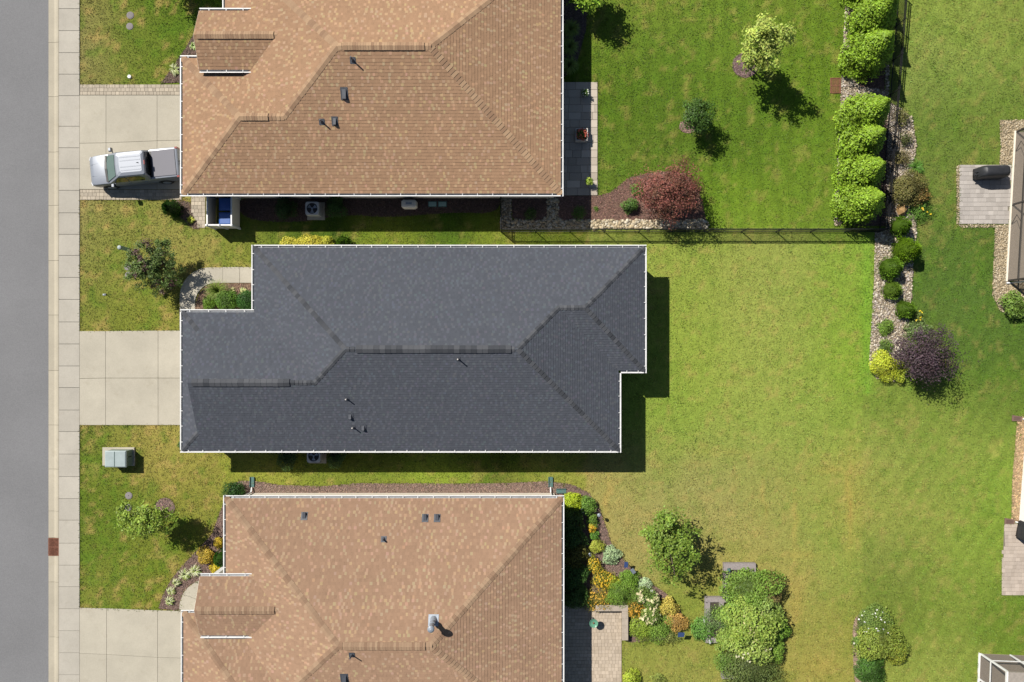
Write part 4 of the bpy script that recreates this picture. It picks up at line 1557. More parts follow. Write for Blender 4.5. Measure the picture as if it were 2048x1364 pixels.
def merge(parts):
    V, Q, C = [], [], []
    o = 0
    for v, q, c in parts:
        V.append(v)
        Q.append(q + o)
        C.append(c)
        o += len(v)
    return np.concatenate(V), np.concatenate(Q), np.concatenate(C)


def shrub(label, px, py, dpx, h, col, seed, leaf=0.035, aspect=0.55, dens=520, group=None, elong=1.0, rot=0.0, lump=0.34, flowers=None, name='shrub', cat='shrub', open_=0.0):
    """rounded shrub; px, py is the middle of the plant in the picture"""
    rng = np.random.default_rng(seed)
    q = P(px, py, h * 0.5)
    root = thing(name, label, cat, (q.x, q.y, 0.0), rot, group)
    r = dpx / PXM / 2 * 0.97
    rx, ry, rz, cz = r * elong, r / elong, h * 0.56, h * 0.46
    base = lcol(*col)
    n = int(dens * (rx * ry * 6.0 + rx * h * 4))
    n = max(150, min(n, 9000))
    d = rng.normal(0, 1, (n, 3))
    d[:, 2] = np.abs(d[:, 2]) * 1.1 - 0.25
    d /= np.linalg.norm(d, axis=1, keepdims=True)
    bumps = rng.normal(0, 1, (18, 3))
    bumps /= np.linalg.norm(bumps, axis=1, keepdims=True)
    bl = np.clip((d @ bumps.T - 0.72) / 0.28, 0, 1).max(1)
    az = np.arctan2(d[:, 1], d[:, 0])
    ph = rng.random(4) * 6.28
    foot = 1 + lump * 0.38 * (np.sin(2 * az + ph[0]) * 0.5 + np.sin(3 * az + ph[1]) * 0.5 + np.sin(5 * az + ph[2]) * 0.4)
    rad = ((1 - lump) + lump * 1.5 * bl) * foot
    rad *= rng.uniform(0.74 - open_, 1.04 + lump * 0.35, n)
    c = d * np.array((rx, ry, rz)) * rad[:, None]
    c[:, 2] = np.maximum(c[:, 2] + cz, 0.02)
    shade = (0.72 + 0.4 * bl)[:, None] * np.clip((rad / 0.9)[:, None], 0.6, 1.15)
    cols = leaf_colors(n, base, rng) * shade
    V = quads_from(c, d + np.array((0, 0, 0.5)), leaf, aspect, rng, 0.65)
    parts = [(V, np.arange(4 * n).reshape(n, 4), cols)]
    if open_ < 0.2:
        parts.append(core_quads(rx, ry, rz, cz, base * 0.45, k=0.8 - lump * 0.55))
    V, Q, C = merge(parts)
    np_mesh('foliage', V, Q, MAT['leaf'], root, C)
    stems_part(root, rng, h, r, 4)
    if flowers:
        fc, nf, fs = flowers
        d = rng.normal(0, 1, (nf, 3))
        d[:, 2] = np.abs(d[:, 2]) + 0.5
        d /= np.linalg.norm(d, axis=1, keepdims=True)
        c = d * np.array((rx, ry, rz)) * rng.uniform(0.9, 1.1, (nf, 1))
        c[:, 2] += cz + 0.02
        pv = []
        pc = []
        for k in range(3):
            cc = c + rng.normal(0, fs * 0.35, (nf, 3))
            pv.append(quads_from(cc, d * 0.4 + np.array((0, 0, 1.0)), fs, 0.8, rng, 0.35))
            pc.append(leaf_colors(nf, lcol(*fc), rng, 0.18, 0.05))
        V = np.concatenate(pv)
        tag(np_mesh('flowers', V, np.arange(len(V)).reshape(-1, 4), MAT['leaf'], root, np.concatenate(pc)), kind='stuff')
    return root


def conifer(label, px, py, base_d, h, col, seed, group=None, tip=0.12, dens=1.0, name='arborvitae', cat='shrub', spray=0.085, power=1.55, rough=(0.86, 1.12), face=False):
    """upright conifer: feathery sprays on a tapering body; px, py = foot of the trunk on the ground"""
    rng = np.random.default_rng(seed)
    q = P(px, py, 0)
    root = thing(name, label, cat, (q.x, q.y, 0.0), rng.random() * 6.28, group)
    r0 = base_d / 2
    base = lcol(*col)

    def prof(t):
        return r0 * np.where(t < 0.22, 0.80 + 0.9 * t, (1 - ((t - 0.22) / 0.78) ** power) * (1 - tip) + tip * (1 - t))
    n = int(2600 * dens * r0 * h / 3.0)
    n = max(350, n)
    t = rng.random(n) ** 1.15
    a = rng.random(n) * 6.28
    # plumes: clustered tufts standing off the body
    npl = max(20, int(n / 26))
    pt, pa = rng.random(npl) ** 1.15, rng.random(npl) * 6.28
    k = rng.integers(0, npl, n)
    t = np.clip(pt[k] + rng.normal(0, 0.035, n), 0.0, 1.0)
    a = pa[k] + rng.normal(0, 0.17, n) / np.maximum(prof(t) / r0, 0.25)
    off = rng.random(n)
    plume = rng.uniform(*rough, npl)[k]
    rr_ = prof(t) * plume * (0.80 + 0.22 * off) + 0.02
    c = np.c_[rr_ * np.cos(a), rr_ * np.sin(a), t * h + 0.05]
    out = np.c_[np.cos(a), np.sin(a), 0.35 + t * 0.9]
    out /= np.linalg.norm(out, axis=1, keepdims=True)
    # spray: long quad pointing out and up
    u = out + rng.normal(0, 0.35, (n, 3)) + np.array((0, 0, 0.35))
    u /= np.linalg.norm(u, axis=1, keepdims=True)
    v = np.cross(u, rng.normal(0, 1, (n, 3)))
    v /= np.linalg.norm(v, axis=1, keepdims=True)
    s = spray * rng.uniform(0.6, 1.25, (n, 1))
    V = np.stack([c - u * s * 0.6, c + v * s * 0.42, c + u * s, c - v * s * 0.42], 1).reshape(-1, 3)
    if face:
        V = quads_from(c, out + np.array((0, 0, 0.25)), spray * 0.62, 0.5, rng, 0.45)
    tone = rng.uniform(0.8, 1.15, npl)[k]
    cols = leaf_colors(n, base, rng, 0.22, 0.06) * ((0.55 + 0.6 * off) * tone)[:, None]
    parts = [(V, np.arange(4 * n).reshape(n, 4), cols)]
    m, w_ = 9, 12
    cv, cq = [], []
    for i in range(m + 1):
        tt = i / m
        for j in range(w_):
            b = 6.283 * j / w_
            rad = float(prof(np.array(tt))) * 0.8 + 0.004
            cv.append((rad * math.cos(b), rad * math.sin(b), tt * h * 0.97 + 0.04))
    for i in range(m):
        for j in range(w_):
            cq.append((i * w_ + j, i * w_ + (j + 1) % w_, (i + 1) * w_ + (j + 1) % w_, (i + 1) * w_ + j))
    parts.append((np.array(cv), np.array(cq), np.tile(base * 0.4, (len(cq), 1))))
    V, Q, C = merge(parts)
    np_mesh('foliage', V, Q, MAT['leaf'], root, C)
    m = MB()
    m.tube([(0, 0, -0.03), (0, 0, h * 0.5), (0, 0, h * 0.9)], [0.06, 0.04, 0.012], 6)
    m.build('trunk', MAT['bark'], root)
    return root


def tree(label, bx, by, h, crown, col, seed, leaf=0.06, nclump=90, per=45, lean=(0, 0), group=None, name='tree', trunk_r=0.06, clump_r=0.26, col2=None, fork=0.4, hollow=0.35, aspect=0.6, spiky=0.0, alt_share=0.4):
    """bx, by = foot of the trunk in picture pixels; crown = (rx, ry, rz, cz) in metres; lean = crown offset in metres"""
    rng = np.random.default_rng(seed)
    q = P(bx, by, 0)
    root = thing(name, label, 'tree', (q.x, q.y, 0.0), 0, group)
    rx, ry, rz, cz = crown
    # ragged outline: directions reach out unevenly
    lob = rng.normal(0, 1, (9, 3))
    lob /= np.linalg.norm(lob, axis=1, keepdims=True)
    d = rng.normal(0, 1, (nclump, 3))
    d /= np.linalg.norm(d, axis=1, keepdims=True)
    reach = 0.62 - spiky * 0.2 + (0.62 + spiky * 0.35) * np.clip((d @ lob.T - 0.6) / 0.4, 0, 1).max(1)
    rad = rng.uniform(hollow ** 2, 1, nclump) ** 0.5 * reach
    cc = d * np.array((rx, ry, rz)) * rad[:, None] + np.array((lean[0], lean[1], cz))
    k = rng.integers(0, nclump, nclump * per)
    n = len(k)
    c = cc[k] + rng.normal(0, 1, (n, 3)) * clump_r * rng.uniform(0.55, 1.1, nclump)[k][:, None] * np.array((1, 1, 0.6))
    c[:, 2] = np.maximum(c[:, 2], 0.25)
    base = lcol(*col)
    tone = rng.uniform(0.72, 1.2, nclump)[k][:, None]
    cols = leaf_colors(n, base, rng, 0.3, 0.1) * tone
    if col2 is not None:
        alt = (rng.random(nclump) < alt_share)[k]
        cols[alt] = leaf_colors(alt.sum(), lcol(*col2), rng, 0.3, 0.1)
    nr = (c - np.array((lean[0], lean[1], cz - rz * 0.6)))
    nr /= np.linalg.norm(nr, axis=1, keepdims=True)
    V = quads_from(c, nr + np.array((0, 0, 0.6)), leaf, aspect, rng, 0.6)
    np_mesh('crown', V, np.arange(4 * n).reshape(n, 4), MAT['leaf'], root, cols)
    m = MB()
    zt = cz - rz * fork
    tx, ty = lean[0] * 0.6, lean[1] * 0.6
    m.tube([(0, 0, -0.05), (tx * 0.2, ty * 0.2, zt * 0.35), (tx * 0.6, ty * 0.6, zt * 0.7), (tx, ty, zt), (lean[0], lean[1], cz + rz * 0.45)], [trunk_r * 1.25, trunk_r, trunk_r * 0.85, trunk_r * 0.7, trunk_r * 0.2], 8)
    t = m.build('trunk', MAT['bark'], root)
    m = MB()
    for i in rng.choice(nclump, min(16, nclump), replace=False):
        a = Vector((tx, ty, zt)) * 1.0
        a = a + (Vector((lean[0], lean[1], cz)) - a) * rng.random() * 0.6
        b = Vector(cc[i])
        mid = a.lerp(b, 0.5) + Vector((0, 0, 0.08))
        m.tube([a, mid, b], [trunk_r * 0.5, trunk_r * 0.32, trunk_r * 0.1], 5)
    tag(m.build('limbs', MAT['bark'], t), kind='stuff')
    return root


def tuft(label, px, py, dpx, h, col, seed, nbl=150, wid=0.014, group=None, name='ornamental_grass', col2=None, stripe=0.0, cat='grass clump', droop=0.55):
    """fountain of long blades"""
    rng = np.random.default_rng(seed)
    q = P(px, py, h * 0.4)
    root = thing(name, label, cat, (q.x, q.y, 0.0), 0, group)
    r = dpx / PXM / 2
    a = rng.random(nbl) * 6.28
    ln = r * rng.uniform(0.45, 1.05, nbl)
    hh = h * rng.uniform(0.6, 1.05, nbl)
    d = np.c_[np.cos(a), np.sin(a), np.zeros(nbl)]
    s = np.c_[-np.sin(a), np.cos(a), np.zeros(nbl)] * wid
    b0 = d * r * 0.08 * rng.random((nbl, 1))
    p1 = b0 + d * (ln * 0.45)[:, None] + np.c_[np.zeros((nbl, 2)), hh * 0.85]
    p2 = b0 + d * ln[:, None] + np.c_[np.zeros((nbl, 2)), hh * (1 - droop)]
    V = np.stack([b0 - s, b0 + s, p1 + s, p1 - s, p2 + s * 0.15, p2 - s * 0.15], 1).reshape(-1, 3)
    o = np.arange(nbl)[:, None] * 6
    Q = np.concatenate([o + np.array([[0, 1, 2, 3]]), o + np.array([[3, 2, 4, 5]])])
    c = leaf_colors(nbl, lcol(*col), rng, 0.3, 0.08)
    if col2 is not None:
        w_ = rng.random(nbl) < stripe
        c[w_] = leaf_colors(w_.sum(), lcol(*col2), rng, 0.15, 0.05)
    np_mesh('blades', V, Q, MAT['leaf'], root, np.concatenate([c, c * 1.05]))
    m = MB()
    m.lathe([(0.05, 0.0), (0.04, 0.06)], 0, 0, 8)
    m.build('crown_base', MAT['bark'], root)
    return root


# ---- arborvitae row along the black fence
AR = (146, 180, 50)
arb = [
    (1712, -18, 2.7, 4.1, 'bushy arborvitae cut by the upper picture edge inside the fence'),
    (1724, 52, 2.9, 4.2, 'bushy arborvitae second from the top of the fence row'),
    (1716, 122, 2.9, 4.2, 'bushy arborvitae just above the gap in the fence row'),
    (1708, 244, 2.8, 4.2, 'bushy arborvitae just below the gap in the fence row'),
    (1705, 296, 2.6, 3.9, 'bushy arborvitae third from the fence corner'),
    (1703, 357, 2.7, 4.0, 'bushy arborvitae second from the fence corner'),
    (1701, 416, 2.8, 4.0, 'bushy arborvitae nearest the fence corner'),
]
for i, (x, y, d_, h_, lab) in enumerate(arb):
    conifer(lab, x, y, d_, h_, AR, 100 + i, 'arborvitae row inside the fence', dens=1.7, spray=0.13, power=1.15, rough=(0.68, 1.26), face=True)

# ---- trees
tree('pale green young tree in a round mulch ring on the upper lawn', 1491, 130, 5.2, (1.3, 1.3, 1.75, 3.3), (180, 196, 92), 201, 0.08, 85, 62, (0.0, 0.0), clump_r=0.2, hollow=0.2, spiky=0.4)
tree('small dark green tree with a spiky shadow on the upper lawn', 1377, 250, 2.6, (1.05, 1.0, 0.75, 1.75), (80, 112, 44), 202, 0.06, 90, 46, (0.1, 0.1), clump_r=0.18)
tree('red leaf maple spreading over its mulch bed', 1326, 399, 3.4, (2.1, 1.9, 1.25, 2.1), (148, 92, 80), 203, 0.055, 210, 52, (0.0, 0.05), clump_r=0.26, col2=(116, 80, 62), hollow=0.2, trunk_r=0.07)
tree('purple leaf plum tree at the end of the stone bed', 1812, 714, 3.5, (1.9, 1.85, 1.3, 2.2), (92, 74, 82), 204, 0.055, 180, 52, (0.05, -0.05), clump_r=0.27, col2=(70, 58, 58), hollow=0.2)
tree('broad leaf tree between the house and the raised beds', 1319, 1062, 4.2, (1.95, 1.95, 1.5, 2.6), (128, 154, 60), 205, 0.085, 130, 52, (0.0, 0.0), spiky=0.6, clump_r=0.22, hollow=0.15, trunk_r=0.08)
tree('leaning green tree on the front lawn of the lower house', 333, 1019, 3.6, (1.75, 1.3, 1.1, 2.35), (144, 168, 64), 206, 0.07, 100, 56, (-0.1, -0.05), spiky=0.6, clump_r=0.19, hollow=0.25)
tree('bronze tinted young tree beside the round utility lids', 326, 535, 2.6, (1.7, 1.6, 0.85, 1.65), (108, 130, 66), 207, 0.058, 120, 90, (0.0, 0.0), clump_r=0.15, col2=(104, 80, 76), hollow=0.1, spiky=1.0, alt_share=0.22)
tree('light green tree cut by the upper edge behind the upper house', 1165, 8, 3.3, (1.15, 1.1, 1.0, 2.2), (150, 186, 60), 208, 0.09, 80, 60, (0.0, 0.0), clump_r=0.28)
tree('dark street tree cut by the upper edge beside the porch', 352, -52, 4.6, (1.8, 1.5, 1.3, 3.2), (74, 104, 34), 209, 0.08, 120, 60, (0, 0), clump_r=0.3)

# ---- clipped shrubs along the stone bed
BX = (112, 152, 40)
conifer('clipped cone shrub where the fence meets the stone bed', 1793, 455, 1.35, 1.5, BX, 301, 'clipped shrubs in the stone bed', dens=2.4, spray=0.06, name='clipped_shrub')
conifer('largest clipped cone shrub with a pointed tip in the stone bed', 1802, 503, 1.85, 1.9, (128, 166, 34), 302, 'clipped shrubs in the stone bed', dens=2.4, spray=0.06, name='clipped_shrub')
conifer('round clipped globe shrub second below the fence corner', 1773, 537, 1.65, 1.5, (116, 156, 42), 303, 'clipped shrubs in the stone bed', dens=2.6, spray=0.055, name='clipped_shrub', power=1.7)
conifer('oval clipped shrub third below the fence corner', 1778, 581, 1.35, 1.15, (128, 162, 54), 304, 'clipped shrubs in the stone bed', dens=2.8, spray=0.055, name='clipped_shrub', power=1.3)
conifer('dark clipped shrub beside the yellow daylilies', 1805, 619, 1.35, 1.2, (114, 152, 42), 305, 'clipped shrubs in the stone bed', dens=2.8, spray=0.055, name='clipped_shrub', power=1.3)
shrub('low spreading shrub above another like it in the stone bed', 1771, 655, 29, 0.4, (120, 152, 58), 306, 0.04, group='clipped shrubs in the stone bed', name='clipped_shrub', dens=700)
shrub('low spreading shrub just above the golden shrub', 1771, 695, 29, 0.35, (112, 142, 60), 307, 0.04, group='clipped shrubs in the stone bed', name='clipped_shrub', dens=600, open_=0.1)
shrub('golden round shrub at the tip of the stone bed', 1767, 733, 50, 0.8, (190, 200, 62), 308, 0.045, name='golden_shrub', dens=700)
shrub('loose golden shrub between the golden globe and the plum tree', 1799, 742, 30, 0.7, (176, 190, 60), 309, 0.045, name='golden_shrub', dens=500, elong=0.8, lump=0.3)
shrub('grey green perennial above the plum tree', 1836, 660, 44, 0.5, (120, 140, 84), 310, 0.05, dens=350, open_=0.25, elong=1.3)
shrub('brownish smoky shrub above the boulder', 1818, 376, 66, 1.3, (122, 118, 66), 311, 0.045, dens=520, open_=0.1, lump=0.25)
shrub('rust tipped shrub beside the smoky shrub', 1836, 388, 40, 0.9, (150, 120, 66), 312, 0.045, dens=400, open_=0.15, lump=0.3)
shrub('thin shrub next to the fence at the top of the stone bed', 1804, 234, 32, 0.7, (130, 130, 72), 313, 0.04, dens=320, open_=0.3)
shrub('small dark rose shrub alone among the pale stones', 1811, 278, 26, 0.6, (92, 100, 52), 314, 0.04, dens=320, open_=0.3)
shrub('bronze shrub between the stone bed and the fence', 1802, 316, 34, 0.7, (124, 116, 70), 315, 0.04, dens=320, open_=0.25)
tuft('green strappy perennial above the smoky shrub', 1832, 334, 40, 0.6, (104, 148, 60), 316, 130, 0.016)
shrub('yellow daylily clump below the smoky shrub', 1841, 420, 46, 0.5, (104, 144, 56), 317, 0.055, 0.3, 350, open_=0.25, flowers=((250, 214, 60), 5, 0.06), name='daylily', cat='flowers')
shrub('yellow daylily clump beside the dark clipped shrub', 1836, 632, 22, 0.4, (130, 150, 70), 318, 0.045, 0.3, 260, open_=0.3, flowers=((250, 220, 60), 5, 0.06), name='daylily', cat='flowers')
shrub('yellow daylily clump half hidden under the plum tree', 1884, 727, 20, 0.4, (120, 140, 60), 319, 0.045, 0.3, 260, open_=0.3, flowers=((250, 224, 60), 6, 0.05), name='daylily', cat='flowers')
shrub('broad leaf shrub in the pebbles at the porch corner', 2028, 610, 46, 0.9, (112, 140, 58), 320, 0.06, dens=420, open_=0.1, lump=0.3)

# ---- front of the grey house
tuft('fine green fountain grass inside the curved walk', 436, 582, 52, 0.85, (128, 150, 60), 330, 420, 0.008, droop=0.35)
shrub('smaller round boxwood at the corner of the walk bed', 419, 606, 31, 0.7, (106, 138, 40), 331, 0.035, dens=800, name='boxwood', group='boxwoods by the front walk', lump=0.2)
shrub('larger round boxwood between the other two', 454, 601, 42, 0.85, (98, 134, 46), 332, 0.035, dens=800, name='boxwood', group='boxwoods by the front walk', lump=0.18)
shrub('dark boxwood touching the gutter of the grey roof', 494, 602, 40, 0.9, (62, 104, 38), 333, 0.035, dens=800, name='boxwood', group='boxwoods by the front walk', lump=0.12)
tuft('pale variegated hosta beside the fountain grass', 464, 581, 17, 0.25, (190, 192, 130), 334, 40, 0.03, name='hosta', cat='plant')
tuft('pale variegated hosta above the dark boxwood', 488, 583, 20, 0.25, (204, 208, 140), 335, 46, 0.03, name='hosta', cat='plant')
shrub('low golden shrub first in the strip above the grey roof', 578, 491, 32, 0.55, (202, 196, 74), 336, 0.04, dens=800, name='golden_shrub', elong=1.15)
shrub('wide low golden shrub second in the strip above the grey roof', 622, 490, 46, 0.6, (208, 200, 76), 337, 0.04, dens=800, name='golden_shrub', elong=1.25)
shrub('golden shrub third in the strip above the grey roof', 650, 489, 30, 0.55, (196, 196, 70), 338, 0.04, dens=800, name='golden_shrub')
conifer('clipped green cone beside the golden shrubs above the grey roof', 690, 488, 1.05, 1.2, (92, 132, 30), 339, None, dens=2.6, spray=0.055, name='clipped_shrub')
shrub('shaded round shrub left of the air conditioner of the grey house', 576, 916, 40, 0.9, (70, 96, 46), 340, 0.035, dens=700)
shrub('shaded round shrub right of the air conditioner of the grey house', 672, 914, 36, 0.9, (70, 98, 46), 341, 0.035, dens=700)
shrub('tiny shrub poking out below the garage corner of the grey roof', 362, 889, 12, 0.5, (70, 110, 40), 342, 0.03, dens=600)

# ---- upper house
conifer('dark upright yew leaning over the mulch by the pickup driveway', 351, 420, 1.25, 1.55, (58, 98, 30), 350, None, dens=2.4, spray=0.06, name='yew')
tuft('yellow green leafy plant beside the yew', 381, 440, 20, 0.3, (182, 190, 60), 351, 36, 0.03, name='hosta', cat='plant')
tuft('striped grass at the point of the upper mulch bed', 350, 139, 27, 0.35, (176, 190, 110), 352, 90, 0.02, col2=(222, 224, 180), stripe=0.4, name='striped_grass')
tuft('striped grass half under the upper porch roof', 388, 93, 20, 0.35, (150, 186, 84), 353, 80, 0.02, col2=(216, 222, 170), stripe=0.35, name='striped_grass')
tuft('striped grass touching the upper garage gutter', 370, 120, 18, 0.35, (168, 186, 100), 354, 80, 0.02, col2=(216, 222, 170), stripe=0.35, name='striped_grass')
for k, (x, y, lab) in enumerate(((1141, 60, 'uppermost'), (1138, 96, 'middle one'), (1138, 133, 'lowest'))):
    tuft('round shaded fountain grass by the upper house wall, %s of three' % lab, x, y, 40, 0.95, (140, 165, 80), 355 + k, 520, 0.012, droop=0.3, group='shaded grasses behind the upper house')
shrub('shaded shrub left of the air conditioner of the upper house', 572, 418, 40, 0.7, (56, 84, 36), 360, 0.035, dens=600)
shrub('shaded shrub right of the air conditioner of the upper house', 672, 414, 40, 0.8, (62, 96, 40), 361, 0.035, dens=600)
shrub('shaded fern in the dark square bed', 1060, 428, 24, 0.4, (84, 120, 46), 362, 0.045, 0.3, 400, open_=0.2, name='fern', cat='plant')
shrub('shaded fern at the edge of the house shadow', 1158, 426, 28, 0.45, (88, 130, 46), 363, 0.045, 0.3, 400, open_=0.2, name='fern', cat='plant')
shrub('tiny seedling in the sunlit mulch', 1192, 418, 10, 0.15, (110, 150, 50), 364, 0.03, 0.4, 500, name='seedling', cat='plant')
shrub('small green perennial touching the red leaf maple', 1275, 378, 26, 0.45, (110, 146, 62), 365, 0.045, 0.45, 500, open_=0.15)
shrub('small dark shrub casting a black shadow in the red mulch', 1260, 413, 30, 0.7, (92, 126, 54), 366, 0.045, 0.5, 500, open_=0.1)

# ---- lower house front
shrub('dark boxwood at the gutter corner of the lower house', 467, 984, 40, 0.8, (52, 88, 32), 370, 0.035, dens=700, name='boxwood')
shrub('round golden shrub in the curved bed', 411, 1110, 32, 0.6, (198, 172, 66), 371, 0.04, dens=800, name='golden_shrub', lump=0.25)
shrub('small golden shrub at the wall above the round one', 438, 1084, 20, 0.5, (206, 180, 56), 372, 0.04, dens=800, name='golden_shrub')
shrub('golden shrub under the dark cone beside the porch gutter', 434, 1139, 28, 0.5, (206, 186, 48), 373, 0.04, dens=800, name='golden_shrub')
conifer('dark green cone shrub against the lower house gutter', 452, 1112, 1.15, 1.5, (70, 116, 32), 374, None, dens=2.4, spray=0.055, name='clipped_shrub')
for k, (x, y, d_, lab) in enumerate(((391, 1142, 27, 'largest striped grass nearest the golden shrubs'), (370, 1149, 28, 'large striped grass second in the curved bed'), (353, 1165, 20, 'striped grass third in the curved bed'),
                                     (342, 1182, 20, 'striped grass fourth in the curved bed'), (340, 1202, 21, 'striped grass lowest in the curved bed'))):
    tuft(lab, x, y, d_, 0.35, (168, 184, 100), 375 + k, 100, 0.02, col2=(226, 228, 188), stripe=0.5, name='striped_grass', group='striped grasses in the curved bed')

# ---- flower garden behind the lower house
FG = 'plants of the flower garden'
shrub('bright lime shrub at the corner of the lower house roof', 1144, 1004, 38, 0.8, (176, 196, 50), 401, 0.045, dens=700, group=FG, lump=0.25)
shrub('round green shrub with a white bloom next to the lime one', 1174, 1011, 32, 0.7, (112, 148, 60), 402, 0.04, dens=700, group=FG, flowers=((240, 236, 220), 3, 0.05))
shrub('small green plant below the tall solar lamp', 1187, 1040, 25, 0.45, (118, 150, 62), 403, 0.045, 0.4, 500, group=FG)
shrub('small orange yellow flower clump at the shadow edge', 1184, 1056, 17, 0.45, (196, 176, 56), 404, 0.04, 0.5, 500, group=FG, flowers=((236, 180, 50), 14, 0.04))
shrub('small vivid green plant at the shadow edge', 1189, 1072, 20, 0.35, (104, 150, 58), 405, 0.04, 0.5, 500, group=FG)
shrub('yellow green spirea below the vivid plant', 1194, 1091, 30, 0.5, (176, 184, 74), 406, 0.04, 0.5, 600, group=FG, lump=0.25)
shrub('silver blue green plant left of the blue garden stake', 1222, 1110, 37, 0.35, (168, 190, 142), 407, 0.05, 0.6, 420, group=FG, lump=0.25)
shrub('tall yellow coneflower drift beside the shaded house wall', 1188, 1130, 32, 0.7, (150, 150, 50), 408, 0.04, 0.4, 450, group=FG, flowers=((232, 194, 66), 60, 0.045), elong=0.8, open_=0.15)
shrub('yellow coneflower drift in the middle of the flower garden', 1206, 1158, 41, 0.7, (150, 148, 50), 409, 0.04, 0.4, 450, group=FG, flowers=((234, 194, 62), 85, 0.045), open_=0.15)
shrub('yellow coneflower drift above the cobbled patio', 1198, 1200, 51, 0.6, (150, 140, 56), 410, 0.04, 0.4, 420, group=FG, flowers=((228, 182, 70), 65, 0.045), elong=1.2, open_=0.15)
shrub('lime green shrub between the coneflowers and the fern', 1224, 1164, 30, 0.6, (186, 194, 62), 411, 0.045, dens=600, group=FG, lump=0.25)
shrub('arching bright green grassy shrub above the seat wall', 1240, 1186, 55, 0.9, (128, 162, 62), 412, 0.05, 0.25, 520, group=FG, lump=0.3, elong=1.15)
shrub('green shrub below the white garden stake', 1260, 1156, 37, 0.55, (120, 156, 56), 413, 0.045, 0.4, 550, group=FG, elong=1.2, rot=-0.6)
shrub('silver round plant beside the white stone', 1288, 1172, 32, 0.35, (178, 198, 154), 414, 0.05, 0.6, 420, group=FG, lump=0.2)
shrub('cream hydrangea behind the orange coneflowers', 1282, 1193, 34, 0.8, (116, 140, 66), 415, 0.05, 0.5, 420, group=FG, flowers=((232, 220, 176), 14, 0.09), open_=0.1)
shrub('cream hydrangea at the outer edge of the garden', 1303, 1198, 32, 0.8, (116, 142, 66), 416, 0.05, 0.5, 420, group=FG, flowers=((230, 222, 170), 14, 0.09), open_=0.1)
shrub('orange coneflower patch beside the seat wall corner', 1272, 1218, 39, 0.6, (146, 132, 50), 417, 0.04, 0.4, 420, group=FG, flowers=((222, 172, 66), 60, 0.045), open_=0.15)
shrub('cream hydrangea in the lower middle of the garden', 1300, 1230, 39, 0.85, (120, 144, 66), 418, 0.05, 0.5, 420, group=FG, flowers=((234, 224, 176), 20, 0.09), open_=0.1)
shrub('golden orange spirea at the garden edge', 1338, 1214, 37, 0.6, (198, 182, 86), 419, 0.045, 0.5, 550, group=FG, lump=0.25)
shrub('copper orange spirea nearest the panel lamp', 1353, 1244, 39, 0.6, (204, 166, 92), 420, 0.045, 0.5, 550, group=FG, lump=0.25)
shrub('lime perennial below the seat wall end', 1284, 1258, 51, 0.6, (150, 174, 62), 421, 0.05, 0.3, 420, group=FG, lump=0.3)
shrub('leafy green perennial at the bottom of the garden', 1318, 1258, 55, 0.6, (128, 160, 64), 422, 0.05, 0.35, 420, group=FG, lump=0.3, elong=1.15)
shrub('pale flowering perennial at the garden bottom', 1342, 1270, 34, 0.5, (150, 158, 82), 423, 0.045, 0.4, 350, group=FG, open_=0.2)
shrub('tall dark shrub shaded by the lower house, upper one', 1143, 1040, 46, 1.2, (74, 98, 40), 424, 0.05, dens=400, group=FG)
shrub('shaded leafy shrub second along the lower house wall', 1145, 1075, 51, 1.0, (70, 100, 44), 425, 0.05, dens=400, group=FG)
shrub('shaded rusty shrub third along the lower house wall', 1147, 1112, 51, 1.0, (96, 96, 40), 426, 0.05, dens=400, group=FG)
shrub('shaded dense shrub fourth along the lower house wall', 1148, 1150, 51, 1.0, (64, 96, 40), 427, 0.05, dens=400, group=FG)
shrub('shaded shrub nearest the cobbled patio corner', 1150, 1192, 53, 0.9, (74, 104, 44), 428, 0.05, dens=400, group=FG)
shrub('bright leaf plant cut by the lower picture edge near the patio', 1264, 1356, 34, 0.5, (168, 186, 62), 429, 0.06, 0.5, 420, group=FG, lump=0.3)
shrub('small plant at the lower picture edge left of the raised beds', 1318, 1360, 27, 0.4, (150, 164, 80), 430, 0.045, 0.4, 350, group=FG, open_=0.2)

# ---- raised bed garden
RB = 'plants of the raised beds'
shrub('large cream flowering hydrangea filling the raised beds', 1500, 1244, 84, 1.6, (142, 164, 72), 440, 0.085, 0.6, 420, group=RB, lump=0.5, flowers=((204, 204, 140), 70, 0.055))
shrub('white tipped hydrangea below the large one', 1500, 1290, 74, 1.2, (150, 170, 82), 441, 0.075, 0.55, 420, group=RB, lump=0.5, flowers=((226, 222, 184), 80, 0.065), elong=1.2)
shrub('green shrub with bronze tips at the top of the raised beds', 1500, 1178, 80, 1.3, (124, 154, 64), 442, 0.075, 0.55, 420, group=RB, lump=0.5, elong=1.1)
shrub('bronze tipped shrub at the upper right of the raised beds', 1534, 1178, 55, 1.2, (134, 122, 74), 443, 0.05, 0.5, 450, group=RB, lump=0.3, open_=0.1)
shrub('feathery grey green herb at the west end of the raised beds', 1432, 1238, 56, 0.7, (128, 158, 90), 444, 0.04, 0.3, 450, group=RB, open_=0.2)
shrub('leafy vegetable plant outside the west bed', 1404, 1262, 46, 0.5, (104, 146, 62), 445, 0.06, 0.5, 380, group=RB, open_=0.2, lump=0.35)
shrub('bright green shrub at the east end of the raised beds', 1556, 1260, 41, 0.9, (126, 164, 60), 446, 0.055, 0.55, 480, group=RB, lump=0.25)
shrub('green trailing plant below the eastern shrub', 1552, 1298, 39, 0.8, (122, 154, 58), 447, 0.05, 0.5, 480, group=RB, elong=0.75, lump=0.25)
shrub('olive branching shrub at the bottom of the raised beds', 1506, 1340, 104, 1.1, (110, 126, 66), 448, 0.045, 0.5, 380, group=RB, open_=0.15, lump=0.3, elong=1.15)
